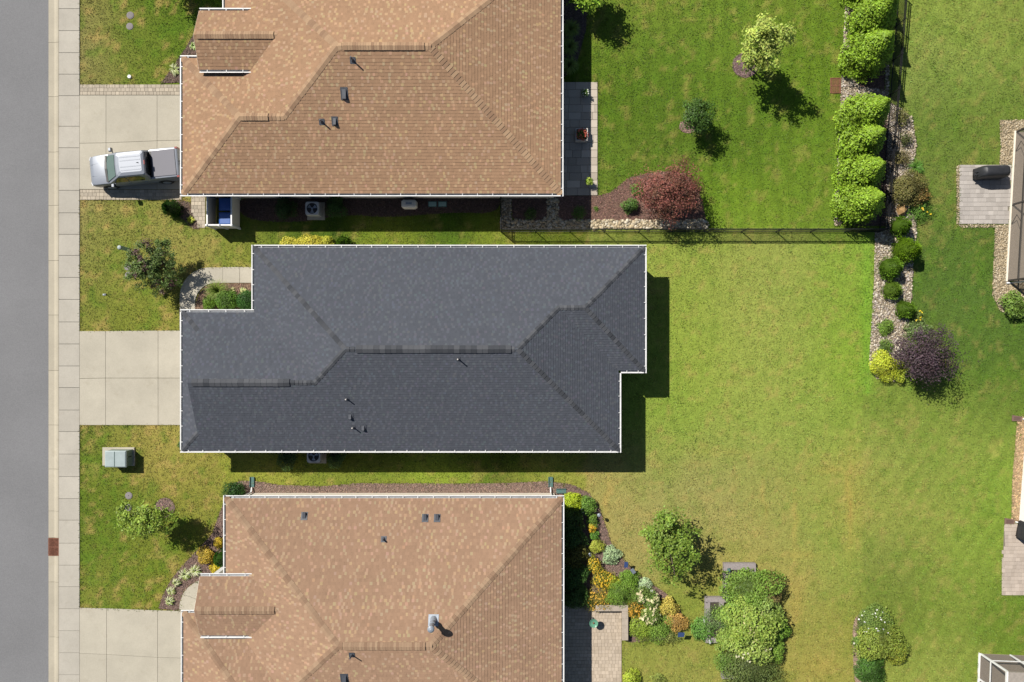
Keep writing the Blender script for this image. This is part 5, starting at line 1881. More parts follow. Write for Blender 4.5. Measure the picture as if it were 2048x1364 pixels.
shrub('green herb at the lower left of the raised beds', 1456, 1326, 46, 0.7, (114, 146, 62), 449, 0.045, 0.5, 420, group=RB, open_=0.15)

shrub('mid green shrub on the west flank of the large hydrangea', 1464, 1228, 50, 1.2, (124, 152, 66), 460, 0.07, 0.55, 420, group=RB, lump=0.5, open_=0.1)
shrub('pale green shrub between the large hydrangea and the bronze one', 1528, 1216, 50, 1.3, (136, 158, 78), 461, 0.07, 0.55, 420, group=RB, lump=0.5, open_=0.1)
shrub('leafy shrub spilling over the lower west corner of the raised beds', 1458, 1276, 44, 0.9, (132, 156, 70), 462, 0.07, 0.5, 420, group=RB, lump=0.5, open_=0.15)

# ---- rose bed at the lower edge
RS = 'shrubs of the rose bed'
shrub('rose shrub with white blossoms at the head of the mulch path', 1744, 1246, 71, 0.9, (118, 142, 66), 450, 0.045, 0.5, 480, group=RS, lump=0.25, flowers=((248, 246, 240), 26, 0.055))
shrub('yellow green rose shrub at the centre of the rose bed', 1762, 1284, 85, 1.1, (132, 148, 60), 451, 0.06, 0.5, 420, group=RS, lump=0.5)
shrub('yellow tinted rose shrub on the lawn side of the rose bed', 1790, 1305, 41, 0.9, (150, 158, 58), 452, 0.05, 0.5, 450, group=RS, lump=0.3)
shrub('dark green shrub at the foot of the rose bed', 1742, 1340, 60, 0.9, (78, 116, 44), 453, 0.045, 0.5, 550, group=RS, lump=0.2)
shrub('small rose beside the pale mulch path', 1718, 1284, 27, 0.6, (110, 140, 60), 454, 0.045, 0.5, 420, group=RS, open_=0.15, flowers=((240, 236, 220), 3, 0.06))
#@@PART4
# ================================================================ FENCE
def fence(label, a, b, posts_every=2.29, hgt=1.2):
    a, b = Vector(a), Vector(b)
    L = (b - a).length
    d = (b - a).normalized()
    rz = math.atan2(d.y, d.x)
    root = thing('fence', label, 'fence', (a.x, a.y, 0), rz, 'black metal fence')
    n = max(1, round(L / posts_every))
    st = L / n
    for i in range(n + 1):
        m = MB()
        m.box(i * st - 0.03, i * st + 0.03, -0.03, 0.03, -0.05, hgt + 0.05)
        m.box(i * st - 0.04, i * st + 0.04, -0.04, 0.04, hgt + 0.05, hgt + 0.075, 0.6)
        m.build('post', MAT['black'], root)
    for i in range(n):
        x0, x1 = i * st + 0.03, (i + 1) * st - 0.03
        for z in (0.12, hgt - 0.18, hgt - 0.02):
            m = MB()
            m.box(x0, x1, -0.022, 0.022, z - 0.02, z + 0.02)
            m.build('rail', MAT['black'], root)
        m = MB()
        k = max(2, round((x1 - x0) / 0.105))
        for j in range(1, k):
            x = x0 + (x1 - x0) * j / k
            m.box(x - 0.0105, x + 0.0105, -0.0105, 0.0105, 0.06, hgt)
        tag(m.build('pickets', MAT['black'], root), kind='stuff')
    return root


FY = 7.28
fence('long black picket fence between the two back yards', (-0.73, FY), (24.45, FY))
fence('short black picket fence from the upper house to the corner post', (-0.73, FY + 0.03), (-0.73, 9.5), 1.1)
fence('black picket fence running up beside the arborvitae row', (24.45, FY + 0.03), (25.72, 23.2))


# ================================================================ UTILITIES
def lid(label, px, py, r, grp):
    q = P(px, py)
    t = thing('utility_lid', label, 'lid', (q.x, q.y, 0.0), 0, grp)
    m = MB()
    m.lathe([(r * 1.05, 0.0), (r * 1.05, 0.03), (r * 0.9, 0.035)], n=24)
    m.build('collar', MAT['lid_grey'], t)
    m = MB()
    m.lathe([(r * 0.86, 0.03), (r * 0.84, 0.045), (r * 0.3, 0.048)], n=24)
    m.build('cover', MAT['lid_grey'], t)
    m = MB()
    m.lathe([(r * 0.13, 0.045), (r * 0.12, 0.053)], n=10)
    m.build('lift_hole', MAT['bronze'], t)


G6 = 'round utility lids in the front lawns'
lid('round concrete lid in the top front lawn, upper of the pair', 261, 31, 0.23, G6)
lid('round concrete lid in the top front lawn, lower of the pair', 260, 53, 0.22, G6)
lid('round concrete lid beside the bronze young tree, upper of the pair', 256, 534, 0.22, G6)
lid('round concrete lid beside the bronze young tree, lower of the pair', 257.5, 550, 0.22, G6)
lid('round concrete lid near the transformer box, upper of the pair', 258, 991, 0.23, G6)
lid('round concrete lid touching the shade of the leaning tree', 257, 1015, 0.21, G6)
q = P(260, 154)
t = thing('cleanout_cap', 'small white pipe cap in the lawn above the paver band', 'cap', (q.x, q.y, 0))
m = MB()
m.lathe([(0.12, 0.0), (0.12, 0.09), (0.10, 0.1)], n=16)
m.build('pipe', MAT['white'], t)
m = MB()
m.lathe([(0.05, 0.1), (0.045, 0.12)], n=8)
m.build('plug', MAT['galv'], t)
q = P(210, 589)
t = thing('sprinkler_head', 'small grey sprinkler head in the lawn above the empty driveway', 'sprinkler', (q.x, q.y, 0), 0.1)
m = MB()
m.box(-0.13, 0.1, -0.06, 0.06, 0.0, 0.05, 0.9)
m.build('base', MAT['galv'], t)
m = MB()
m.tube([(0.12, -0.01, 0.0), (0.12, -0.01, 0.26)], 0.028, 8)
m.build('riser', MAT['bronze'], t)


def grate(label, px0, py0, px1, py1, bars, z=0.03):
    a, b = P(px0, py1), P(px1, py0)
    w_, h_ = b.x - a.x, b.y - a.y
    t = thing('storm_drain', label, 'drain', (a.x, a.y, 0), 0, 'rusty storm drains')
    m = MB()
    m.box(0, w_, 0, h_, -0.05, -0.045)
    m.build('pit', MAT['soil'], t)
    m = MB()
    f = 0.05
    for x0, x1, y0, y1 in ((0, w_, 0, f), (0, w_, h_ - f, h_), (0, f, f, h_ - f), (w_ - f, w_, f, h_ - f)):
        m.box(x0, x1, y0, y1, -0.05, z + 0.006)
    m.build('frame', MAT['rust'], t)
    for j in (0, 1):
        for i in range(bars):
            m = MB()
            y0, y1 = f + j * (h_ / 2 - f) + 0.015, f + (j + 1) * (h_ / 2 - f) - 0.015
            x = f + (w_ - 2 * f) * (i + 0.5) / bars
            m.box(x - 0.021, x + 0.021, y0, y1, -0.04, z)
            m.build('bar', MAT['rust'], t)
    m = MB()
    m.box(f, w_ - f, h_ / 2 - 0.02, h_ / 2 + 0.02, -0.04, z + 0.003)
    m.build('cross_bar', MAT['rust'], t)


grate('rusty storm drain grate set in the street kerb', 97.3, 1076, 119, 1111, 8)
grate('rusty storm drain grate in the upper lawn beside the stone border', 1660, 156, 1681, 187, 7, 0.04)

# transformer on its pad
t = thing('transformer_box', 'green transformer cabinet with a paler lid on a concrete pad in the front lawn', 'transformer', (-25.9, -7.7, 0))
m = MB()
m.bev(-1.35, 0.78, -0.6, 0.62, -0.02, 0.10, 0.02)
m.build('pad', MAT['drive'], t)
m = MB()
m.rings([[(-0.68, -0.52, 0.10), (0.68, -0.52, 0.10), (0.68, 0.5, 0.10), (-0.68, 0.5, 0.10)], [(-0.68, -0.52, 0.82), (0.68, -0.52, 0.82), (0.68, 0.5, 0.82), (-0.68, 0.5, 0.82)]])
m.build('cabinet', MAT['utility'], t)
m = MB()
m.rings([[(-0.72, -0.55, 0.80), (0.70, -0.55, 0.80), (0.70, 0.53, 0.80), (-0.72, 0.53, 0.80)], [(-0.72, -0.55, 0.86), (0.70, -0.55, 0.90), (0.70, 0.53, 0.90), (-0.72, 0.53, 0.86)], [(-0.65, -0.49, 0.90), (0.64, -0.49, 0.95), (0.64, 0.47, 0.95), (-0.65, 0.47, 0.90)]])
m.build('lid', MAT['utility_top'], t)
m = MB()
m.box(-0.08, -0.05, -0.50, 0.48, 0.925, 0.945)
m.build('seam', MAT['utility'], t)
m = MB()
m.box(0.68, 0.72, 0.05, 0.1, 0.3, 0.6)
m.build('handle', MAT['black'], t)

q = P(256.5, 499)
t = thing('cable_pedestal', 'round green cable pedestal with pale cap in the front lawn', 'pedestal', (q.x, q.y, 0))
m = MB()
m.lathe([(0.125, -0.02), (0.125, 0.95)], n=20)
m.build('body', MAT['pedestal'], t, smooth=False)
m = MB()
m.lathe([(0.14, 0.93), (0.14, 1.02), (0.12, 1.06), (0.05, 1.085)], n=20)
m.build('cap', MAT['utility_top'], t)


def aircon(label, x, y):
    t = thing('air_conditioner', label, 'air conditioner', (x, y, 0))
    m = MB()
    m.bev(-0.55, 0.62, -0.62, 0.55, -0.02, 0.07, 0.01)
    m.build('pad', MAT['drive'], t)
    m = MB()
    m.box(-0.42, 0.42, -0.42, 0.42, 0.07, 0.80)
    m.build('casing', M_simple('ac_casing', (0.42, 0.42, 0.41), 0.5), t)
    n = 24
    m = MB()
    sq = []
    for k in range(n):
        a = 2 * math.pi * (k + 0.5) / n
        c, s = math.cos(a), math.sin(a)
        f = 0.43 / max(abs(c), abs(s))
        sq.append((c * f, s * f))
    o_ = [(x_, y_, 0.86) for x_, y_ in sq]
    i_ = [(0.36 * math.cos(2 * math.pi * (k + .5) / n), 0.36 * math.sin(2 * math.pi * (k + .5) / n), 0.86) for k in range(n)]
    b_ = [(x_, y_, 0.80) for x_, y_ in sq]
    ib = [(p[0], p[1], 0.70) for p in i_]
    for k in range(n):
        l_ = (k + 1) % n
        m.poly([o_[k], o_[l_], i_[l_], i_[k]])
        m.poly([b_[k], b_[l_], o_[l_], o_[k]])
        m.poly([i_[k], i_[l_], ib[l_], ib[k]])
    m.build('top_ring', M_simple('ac_ring', (0.5, 0.48, 0.45), 0.5), t)
    m = MB()
    m.lathe([(0.359, 0.805), (0.355, 0.81)], n=24)
    fo = m.build('fan_well', MAT['black'], t)
    for k in range(3):
        a = k * 2.094 + 0.5
        m = MB()
        pts = []
        for r, w0, w1 in ((0.07, -0.3, 0.3), (0.32, -0.42, 0.42)):
            pts.append((r * math.cos(a + w0), r * math.sin(a + w0), 0.822))
            pts.append((r * math.cos(a + w1), r * math.sin(a + w1), 0.85))
        m.poly([pts[0], pts[2], pts[3], pts[1]])
        m.build('fan_blade', MAT['galv'], t)
    m = MB()
    m.lathe([(0.07, 0.82), (0.06, 0.86)], n=12)
    m.build('fan_hub', MAT['galv'], t)
    for r in (0.12, 0.2, 0.28, 0.345):
        m = MB()
        m.tube([(r * math.cos(a), r * math.sin(a), 0.868) for a in np.linspace(0, 6.283, 25)], 0.004, 4, False)
        m.build('grille_ring', MAT['black'], t)


aircon('air conditioner in the shade of the upper house wall', -13.08, 8.68)
aircon('air conditioner half hidden by the lower gutter of the grey roof', -12.98, -7.52)

# meter box and valve lids in the shade
q = P(818, 407, 0.5)
t = thing('meter_cabinet', 'beige rounded cabinet in the shade of the upper house', 'cabinet', (q.x, q.y, 0))
m = MB()
m.rings([[(x_ * s, y_ * s, z_) for x_, y_ in ((-0.5, -0.2), (-0.36, -0.3), (0.36, -0.3), (0.5, -0.2), (0.5, 0.15), (0.38, 0.25), (-0.38, 0.25), (-0.5, 0.15))] for s, z_ in ((1, 0), (1, 0.5), (0.9, 0.58), (0.6, 0.62))])
m.build('shell', MAT['siding_cream'], t)
m = MB()
m.box(-0.2, 0.2, -0.08, 0.06, 0.62, 0.635)
m.build('label_plate', MAT['galv'], t)
for px, lab in ((865, 'left'), (885, 'right')):
    q = P(px, 408.5)
    t = thing('valve_box', 'green valve box lid in the shaded mulch, %s one of two' % lab, 'valve box', (q.x, q.y, 0))
    m = MB()
    m.bev(-0.29, 0.29, -0.19, 0.19, 0, 0.05, 0.01)
    m.build('rim', MAT['teal'], t)
    m = MB()
    m.bev(-0.24, 0.24, -0.14, 0.14, 0.045, 0.065, 0.008)
    m.build('lid', MAT['pedestal'], t)

# bin enclosure
x0, x1, y0, y1 = -19.75, -18.12, 7.48, 9.45
t = thing('bin_enclosure', 'cream panel screen enclosing the blue bins beside the upper house', 'enclosure', (x0, y0, 0))
for (a, b, c, d_) in ((0, 0.05, 0, y1 - y0), (x1 - x0 - 0.05, x1 - x0, 0, y1 - y0), (0.05, x1 - x0 - 0.05, 0, 0.05)):
    m = MB()
    m.box(a, b, c, d_, 0.05, 1.32)
    m.build('panel', MAT['siding_cream'], t)
for a, b in ((0, 0), (x1 - x0, 0), (0, y1 - y0), (x1 - x0, y1 - y0), ((x1 - x0) * 0.5, 0)):
    m = MB()
    m.box(a - 0.06, a + 0.06, b - 0.06, b + 0.06, 0, 1.4)
    m.box(a - 0.075, a + 0.075, b - 0.075, b + 0.075, 1.4, 1.44, 0.5)
    m.build('post', MAT['white'], t)
for a, b, c, d_ in ((-0.015, 0.075, 0.06, y1 - y0 - 0.06), (x1 - x0 - 0.075, x1 - x0 + 0.015, 0.06, y1 - y0 - 0.06), (0.07, x1 - x0 - 0.07, -0.02, 0.07)):
    m = MB()
    m.box(a, b, c, d_, 1.32, 1.37)
    m.build('top_rail', MAT['white'], t)
m = MB()
m.box(0.1, 0.55, 0.1, 0.9, 0.0, 0.06)
for k, (yy, lab) in enumerate(((7.98, 'blue wheeled bin in the sunny half of the enclosure'), (8.92, 'blue wheeled bin in the shaded half of the enclosure'))):
    b = thing('wheeled_bin', lab, 'bin', (-18.66, yy, 0), 0, 'blue bins in the enclosure')
    m = MB()
    m.rings([[(-0.3, -0.28, 0.06), (0.3, -0.28, 0.06), (0.3, 0.28, 0.06), (-0.3, 0.28, 0.06)], [(-0.4, -0.38, 0.98), (0.4, -0.38, 0.98), (0.4, 0.38, 0.98), (-0.4, 0.38, 0.98)]])
    m.build('body', MAT['blue_bin'], b)
    m = MB()
    m.rings([[(-0.44, -0.42, 0.96), (0.42, -0.42, 0.96), (0.42, 0.42, 0.96), (-0.44, 0.42, 0.96)], [(-0.43, -0.41, 1.02), (0.41, -0.41, 1.02), (0.41, 0.41, 1.02), (-0.43, 0.41, 1.02)], [(-0.34, -0.32, 1.07), (0.3, -0.32, 1.09), (0.3, 0.32, 1.09), (-0.34, 0.32, 1.07)]])
    m.build('lid', MAT['blue_bin'], b)
    for s in (-1, 1):
        m = MB()
        m.tube([(0.34, s * 0.3, 0.11), (0.34, s * 0.24, 0.11)], 0.11, 12)
        m.build('wheel', MAT['black'], b)
    m = MB()
    m.tube([(0.43, -0.3, 1.0), (0.47, -0.3, 1.02), (0.47, 0.3, 1.02), (0.43, 0.3, 1.0)], 0.015, 6)
    m.build('handle', MAT['black'], b)

# ================================================================ PICKUP
def M_paint(name, col, metal, rough):
    m, t_, b, n, l = mat_base(name)
    b.inputs['Base Color'].default_value = (*col, 1)
    b.inputs['Metallic'].default_value = metal
    b.inputs['Roughness'].default_value = rough
    b.inputs['Coat Weight'].default_value = 0.4
    b.inputs['Coat Roughness'].default_value = 0.15
    return m


silver = M_paint('silver_paint', (0.195, 0.212, 0.245), 0.2, 0.45)
truck_glass = M_glass('truck_glass', (0.08, 0.13, 0.115), 0.06)
dark_glass = M_glass('tinted_glass', (0.010, 0.012, 0.010), 0.06)
rubber = M_simple('tyre_rubber', (0.02, 0.02, 0.02), 0.85)
tail = M_glass('tail_lamp', (0.22, 0.03, 0.02), 0.2)
lamp = M_glass('head_lamp', (0.55, 0.56, 0.58), 0.1)
tonneau = M_simple('bed_cover', (0.165, 0.162, 0.18), 0.8, var=0.06, scale=60)
tr = thing('pickup_truck', 'silver crew cab pickup with a dark bed cover parked in the driveway', 'pickup', (-24.58, 11.33, 0), math.pi + R(5.4))


def ring(x, w_, zb, zt, c):
    half = [(0.86 * w_, zb), (w_, zb + 0.13), (w_, zt - 0.26), (0.985 * w_, zt - 0.10), (0.93 * w_, zt - 0.02), (0.84 * w_, zt), (0.45 * w_, zt + c * 0.8), (0.0, zt + c)]
    pts = [(x, y_, z_) for y_, z_ in half]
    pts += [(x, -y_, z_) for y_, z_ in half[::-1][1:]]
    return pts


m = MB()
m.rings([ring(*a) for a in ((2.98, 0.70, 0.55, 0.84, 0.01), (2.94, 0.84, 0.46, 0.93, 0.02), (2.84, 0.93, 0.42, 1.03, 0.03), (2.6, 0.985, 0.40, 1.09, 0.045), (2.2, 1.0, 0.38, 1.14, 0.06), (1.75, 1.01, 0.38, 1.19, 0.05), (1.6, 1.01, 0.38, 1.20, 0.0),
                            (0.2, 1.01, 0.38, 1.22, 0.0), (-1.16, 1.01, 0.38, 1.24, 0.0), (-1.20, 1.015, 0.38, 1.32, 0.0), (-2.0, 1.015, 0.40, 1.33, 0.0), (-2.8, 1.01, 0.45, 1.33, 0.0), (-2.92, 0.99, 0.5, 1.32, 0.0), (-2.97, 0.95, 0.55, 1.28, 0.0))][::-1])
body = m.build('body', silver, tr, smooth=True)
bm_ = body.modifiers.new('edge', 'EDGE_SPLIT')
bm_.split_angle = R(38)
# cab
CB = [(1.72, 0.90, 1.17), (-1.15, 0.94, 1.17)]


def cabring(xf, xr_, yf, yr_, z):
    return [(xf, -yf * 0.82, z), (xf - 0.10, -yf, z), (xr_ + 0.08, -yr_, z), (xr_, -yr_ * 0.9, z), (xr_, yr_ * 0.9, z), (xr_ + 0.08, yr_, z), (xf - 0.10, yf, z), (xf, yf * 0.82, z), (xf + 0.03, 0, z)]


m = MB()
rgs = [cabring(1.70, -1.14, 0.95, 0.97, 1.17), cabring(0.86, -1.07, 0.80, 0.80, 1.80), cabring(0.72, -1.03, 0.74, 0.75, 1.88), cabring(0.5, -0.9, 0.55, 0.56, 1.93)]
m.rings([r_[::-1] for r_ in rgs])
m.build('cab', silver, tr)


def panel(name, quad, mat, out, parent=tr, th=0.012):
    n_ = Vector(out).normalized()
    a = [Vector(p) + n_ * 0.006 for p in quad]
    b = [p + n_ * th for p in a]
    m_ = MB()
    m_.mesh([*a, *b], [(3, 2, 1, 0), (4, 5, 6, 7), (0, 1, 5, 4), (1, 2, 6, 5), (2, 3, 7, 6), (3, 0, 4, 7)])
    return m_.build(name, mat, parent)


def lerp3(a, b, t_):
    return tuple(x + (y - x) * t_ for x, y in zip(a, b))


# windshield in two halves following the bow of the glass is one pane
m = MB()
bl, bc, br = (1.67, -0.83, 1.205), (1.72, 0, 1.205), (1.67, 0.83, 1.205)
tl, tc, tr_ = (0.84, -0.68, 1.82), (0.87, 0, 1.82), (0.84, 0.68, 1.82)
up = Vector((0.6, 0, 0.8)) * 0.016
q8 = [tuple(Vector(p) + up) for p in (bl, bc, br, tl, tc, tr_)]
m.mesh(q8, [(0, 1, 4, 3), (1, 2, 5, 4)])
m.build('windshield', truck_glass, tr)
m = MB()
m.rings([[(1.80, -0.84, 1.19), (1.66, -0.88, 1.19), (1.66, -0.88, 1.235), (1.80, -0.84, 1.225)], [(1.84, 0, 1.22), (1.70, 0, 1.22), (1.70, 0, 1.262), (1.84, 0, 1.256)], [(1.80, 0.84, 1.19), (1.66, 0.88, 1.19), (1.66, 0.88, 1.235), (1.80, 0.84, 1.225)]])
m.build('cowl', MAT['black'], tr)
m = MB()
for y_ in (-0.78, 0.0):
    m.tube([(1.70, y_ + 0.38, 1.235), (1.60, y_ + 0.02, 1.30)], 0.012, 5)
m.build('wipers', MAT['black'], tr)
for s in (-1, 1):
    o_ = (0, s * 1.0, 0.27)
    f = lambda x_, z_, s=s: (x_, s * (0.965 - (z_ - 1.17) * 0.262), z_)
    q = [f(1.28, 1.24), f(0.30, 1.24), f(0.30, 1.74), f(0.78, 1.74)]
    panel('side_window', q if s < 0 else q[::-1], dark_glass, o_)
    q = [f(0.24, 1.24), f(-0.72, 1.24), f(-0.84, 1.50), f(-0.60, 1.74), f(0.24, 1.74)]
    a_ = [Vector(p) + Vector(o_).normalized() * 0.01 for p in (q if s < 0 else q[::-1])]
    m = MB()
    m.poly(a_)
    m.build('side_window', dark_glass, tr)
    # mirrors
    m = MB()
    m.tube([(1.22, s * 0.95, 1.2), (1.24, s * 1.1, 1.24)], 0.03, 6)
    m.rings([[(1.30 + dx_ * k_, s * 1.17 + dy_ * k_, 1.22 + dz_) for dx_, dy_ in ((-0.09, -0.12), (0.09, -0.10), (0.09, 0.12), (-0.09, 0.13))] for k_, dz_ in ((0.8, 0), (1, 0.05), (1, 0.2), (0.75, 0.25))])
    mi = m.build('mirror', silver, tr)
    m = MB()
    m.box(1.195, 1.21, s * 1.17 - 0.10, s * 1.17 + 0.11, 1.25, 1.44)
    m.build('mirror_glass', MAT['glass'], mi)
    # lamps
    m = MB()
    m.rings([[(2.80, s * 0.93, 0.82), (2.93, s * 0.72, 0.82), (2.93, s * 0.72, 0.95), (2.80, s * 0.93, 1.0)], [(2.86, s * 0.95, 0.82), (2.985, s * 0.72, 0.82), (2.975, s * 0.72, 0.94), (2.86, s * 0.95, 0.99)]])
    m.build('headlight', lamp, tr)
    m = MB()
    m.box(-2.985, -2.83, s * 0.985 - 0.055 * s - 0.05, s * 0.985 - 0.055 * s + 0.06, 0.92, 1.335)
    m.build('tail_light', tail, tr)
    for wx in (1.92, -1.72):
        m = MB()
        m.tube([(wx, s * 0.78, 0.41), (wx, s * 0.80, 0.41), (wx, s * 1.02, 0.41), (wx, s * 1.04, 0.41)], [0.36, 0.41, 0.41, 0.36], 24)
        wo_ = m.build('wheel', rubber, tr)
        m = MB()
        m.tube([(wx, s * 1.03, 0.41), (wx, s * 1.05, 0.41)], [0.27, 0.25], 18)
        m.build('rim', MAT['galv'], wo_)
        m = MB()
        m.tube([(wx + 0.47 * math.cos(a), s * 1.012, 0.41 + 0.47 * math.sin(a)) for a in np.linspace(0, math.pi, 13)], 0.028, 6)
        m.build('wheel_arch', MAT['black'], tr)
    for x_ in (0.35, -0.66):
        m = MB()
        m.box(x_ - 0.1, x_ + 0.1, s * 1.02 - 0.015, s * 1.02 + 0.015, 1.0, 1.04)
        m.build('door_handle', silver, tr)
q = [(-1.13, 0.80, 1.24), (-1.13, -0.80, 1.24), (-1.08, -0.68, 1.74), (-1.08, 0.68, 1.74)]
panel('rear_window', q[::-1], dark_glass, (-1, 0, 0.1), th=0.02)
m = MB()
m.box(-1.10, -1.04, -0.14, 0.14, 1.85, 1.90)
m.build('brake_light', tail, tr)
m = MB()
m.rings([[(-0.72, -0.02, 1.92), (-0.56, -0.012, 1.92), (-0.56, 0.012, 1.92), (-0.72, 0.02, 1.92)], [(-0.72, -0.006, 2.0), (-0.68, -0.004, 1.99), (-0.68, 0.004, 1.99), (-0.72, 0.006, 2.0)]])
m.build('antenna', MAT['black'], tr)
m = MB()
m.bev(-2.82, -1.30, -0.85, 0.85, 1.30, 1.365, 0.02)
m.build('bed_cover', tonneau, tr)
m = MB()
m.box(-1.29, -1.18, -0.86, 0.86, 1.26, 1.345)
m.build('bed_header', MAT['black'], tr)
for y_ in (-0.42, -0.2, 0.2, 0.42):
    m = MB()
    m.bev(-0.85, 0.45, y_ - 0.03, y_ + 0.03, 1.90, 1.942, 0.012)
    m.build('roof_rib', silver, tr)
for y_ in (-0.46, 0.46):
    m = MB()
    m.rings([[(2.75, y_ * 0.8 - 0.025, 1.06), (2.75, y_ * 0.8 + 0.025, 1.06), (2.75, y_ * 0.8, 1.115)], [(1.85, y_ - 0.03, 1.17), (1.85, y_ + 0.03, 1.17), (1.85, y_, 1.236)]])
    m.build('hood_crease', silver, tr)
m = MB()
m.rings([[(-3.02, -0.9, 0.5), (-3.02, 0.9, 0.5), (-3.02, 0.9, 0.66), (-3.02, -0.9, 0.66)], [(-2.93, -0.95, 0.48), (-2.93, 0.95, 0.48), (-2.93, 0.95, 0.68), (-2.93, -0.95, 0.68)]])
m.build('rear_bumper', MAT['galv'], tr)
m = MB()
m.rings([[(3.05, -0.66, 0.52), (3.05, 0.66, 0.52), (3.05, 0.66, 0.66), (3.05, -0.66, 0.66)], [(2.88, -0.92, 0.46), (2.88, 0.92, 0.46), (2.88, 0.92, 0.70), (2.88, -0.92, 0.70)]])
m.build('front_bumper', silver, tr)
m = MB()
m.box(2.96, 2.995, -0.6, 0.6, 0.68, 0.86)
m.build('grille', MAT['black'], tr)
m = MB()
m.tube([(-3.0, -0.14, 1.12), (-3.02, 0.0, 1.12), (-3.0, 0.14, 1.12)], 0.03, 6)
m.build('tailgate_handle', MAT['black'], tr)

# ================================================================ PATIO THINGS
terra = M_simple('pot_stone', (0.42, 0.40, 0.37), 0.8)


def potted(label, px, py, pot_d, plant_d, col, seed, flowers=None, square=False):
    q = P(px, py, 0.4)
    t = thing('planter', label, 'planter', (q.x, q.y, 0.05))
    r = pot_d / 2
    m = MB()
    if square:
        for a, b, c, d_ in ((-r, r, -r, -r + 0.05), (-r, r, r - 0.05, r), (-r, -r + 0.05, -r + 0.05, r - 0.05), (r - 0.05, r, -r + 0.05, r - 0.05)):
            m.box(a, b, c, d_, 0, 0.5)
    else:
        m.lathe([(r * 0.65, 0), (r * 0.9, 0.25), (r, 0.38), (r * 0.92, 0.38), (r * 0.85, 0.3)], n=18)
    m.build('pot', terra, t)
    m = MB()
    m.lathe([(r * 0.85, 0.29), (r * 0.8, 0.34)], n=14)
    m.build('soil', MAT['soil'], t)
    rng = np.random.default_rng(seed)
    n = 240
    d = rng.normal(0, 1, (n, 3))
    d[:, 2] = np.abs(d[:, 2])
    d /= np.linalg.norm(d, axis=1, keepdims=True)
    c = d * plant_d / 2 * rng.uniform(0.4, 1.05, (n, 1)) * np.array((1, 1, 0.8)) + np.array((0, 0, 0.38))
    V = quads_from(c, d + np.array((0, 0, 0.5)), 0.05, 0.5, rng)
    np_mesh('foliage', V, np.arange(4 * n).reshape(n, 4), MAT['leaf'], t, leaf_colors(n, lcol(*col), rng))
    if flowers:
        fc, n = flowers
        d = rng.normal(0, 1, (n, 3))
        d[:, 2] = np.abs(d[:, 2]) + 0.3
        d /= np.linalg.norm(d, axis=1, keepdims=True)
        c = d * plant_d / 2 * rng.uniform(0.85, 1.1, (n, 1)) * np.array((1, 1, 0.85)) + np.array((0, 0, 0.42))
        V = quads_from(c, d * 0.4 + np.array((0, 0, 1.0)), 0.05, 0.8, rng, 0.3)
        tag(np_mesh('flowers', V, np.arange(4 * n).reshape(n, 4), MAT['leaf'], t, leaf_colors(n, lcol(*fc), rng, 0.2)), kind='stuff')


potted('potted plant with white blooms near the top of the long patio', 1170, 186, 0.42, 0.55, (104, 140, 62), 501, ((236, 236, 226), 12))
potted('square planter of pink flowers in the middle of the long patio', 1163, 270, 0.8, 0.85, (112, 140, 60), 502, ((214, 108, 92), 60), True)
potted('potted green plant near the bottom of the long patio', 1178, 363, 0.42, 0.55, (150, 180, 60), 503, ((180, 196, 90), 12))

# cobbled patio: seat wall and glass bird bath
q0, q1 = P(1191, 1219, 0.4), P(1256, 1210, 0.4)
t = thing('seat_wall', 'low stone seat wall around the corner of the cobbled patio', 'wall', (q0.x, q1.y, 0))
capm = M_simple('wall_cap', alb(205, 190, 172), 0.85, var=0.12, scale=5)
wallm = M_simple('wall_block', alb(170, 155, 138), 0.9, var=0.2, scale=6)
L1 = q1.x - q0.x
m = MB()
m.box(0, L1, -0.33, -0.03, 0, 0.42)
m.build('block_wall', wallm, t)
m = MB()
m.box(L1 - 0.36, L1 - 0.04, -2.3, -0.33, 0, 0.42)
m.build('block_wall', wallm, t)
for i in range(4):
    m = MB()
    a, b = i * L1 / 4, (i + 1) * L1 / 4
    m.bev(a + 0.004, b - 0.004, -0.38, 0.02, 0.42, 0.49, 0.01)
    m.build('cap_stone', capm, t)
for i in range(4):
    m = MB()
    a, b = -0.385 - i * 0.48, -0.385 - (i + 1) * 0.48
    m.bev(L1 - 0.42, L1, b + 0.004, a - 0.004, 0.42, 0.49, 0.01)
    m.build('cap_stone', capm, t)
q = P(1187, 1245, 0.6)
t = thing('bird_bath', 'green glass bird bath at the shadow edge of the cobbled patio', 'bird bath', (q.x, q.y, 0.05))
gl = M_simple('green_glass', alb(120, 180, 150), 0.15, var=0.1)
m = MB()
m.lathe([(0.14, 0), (0.05, 0.05), (0.03, 0.5), (0.08, 0.6)], n=16)
m.build('stand', MAT['bronze'], t)
m = MB()
m.lathe([(0.05, 0.56), (0.22, 0.62), (0.29, 0.69), (0.28, 0.70), (0.2, 0.645), (0.04, 0.61)], n=28)
m.build('bowl', gl, t)
m = MB()
m.lathe([(0.05, 0.61), (0.06, 0.66), (0.02, 0.70)], n=10)
m.build('finial', MAT['rust'], t)


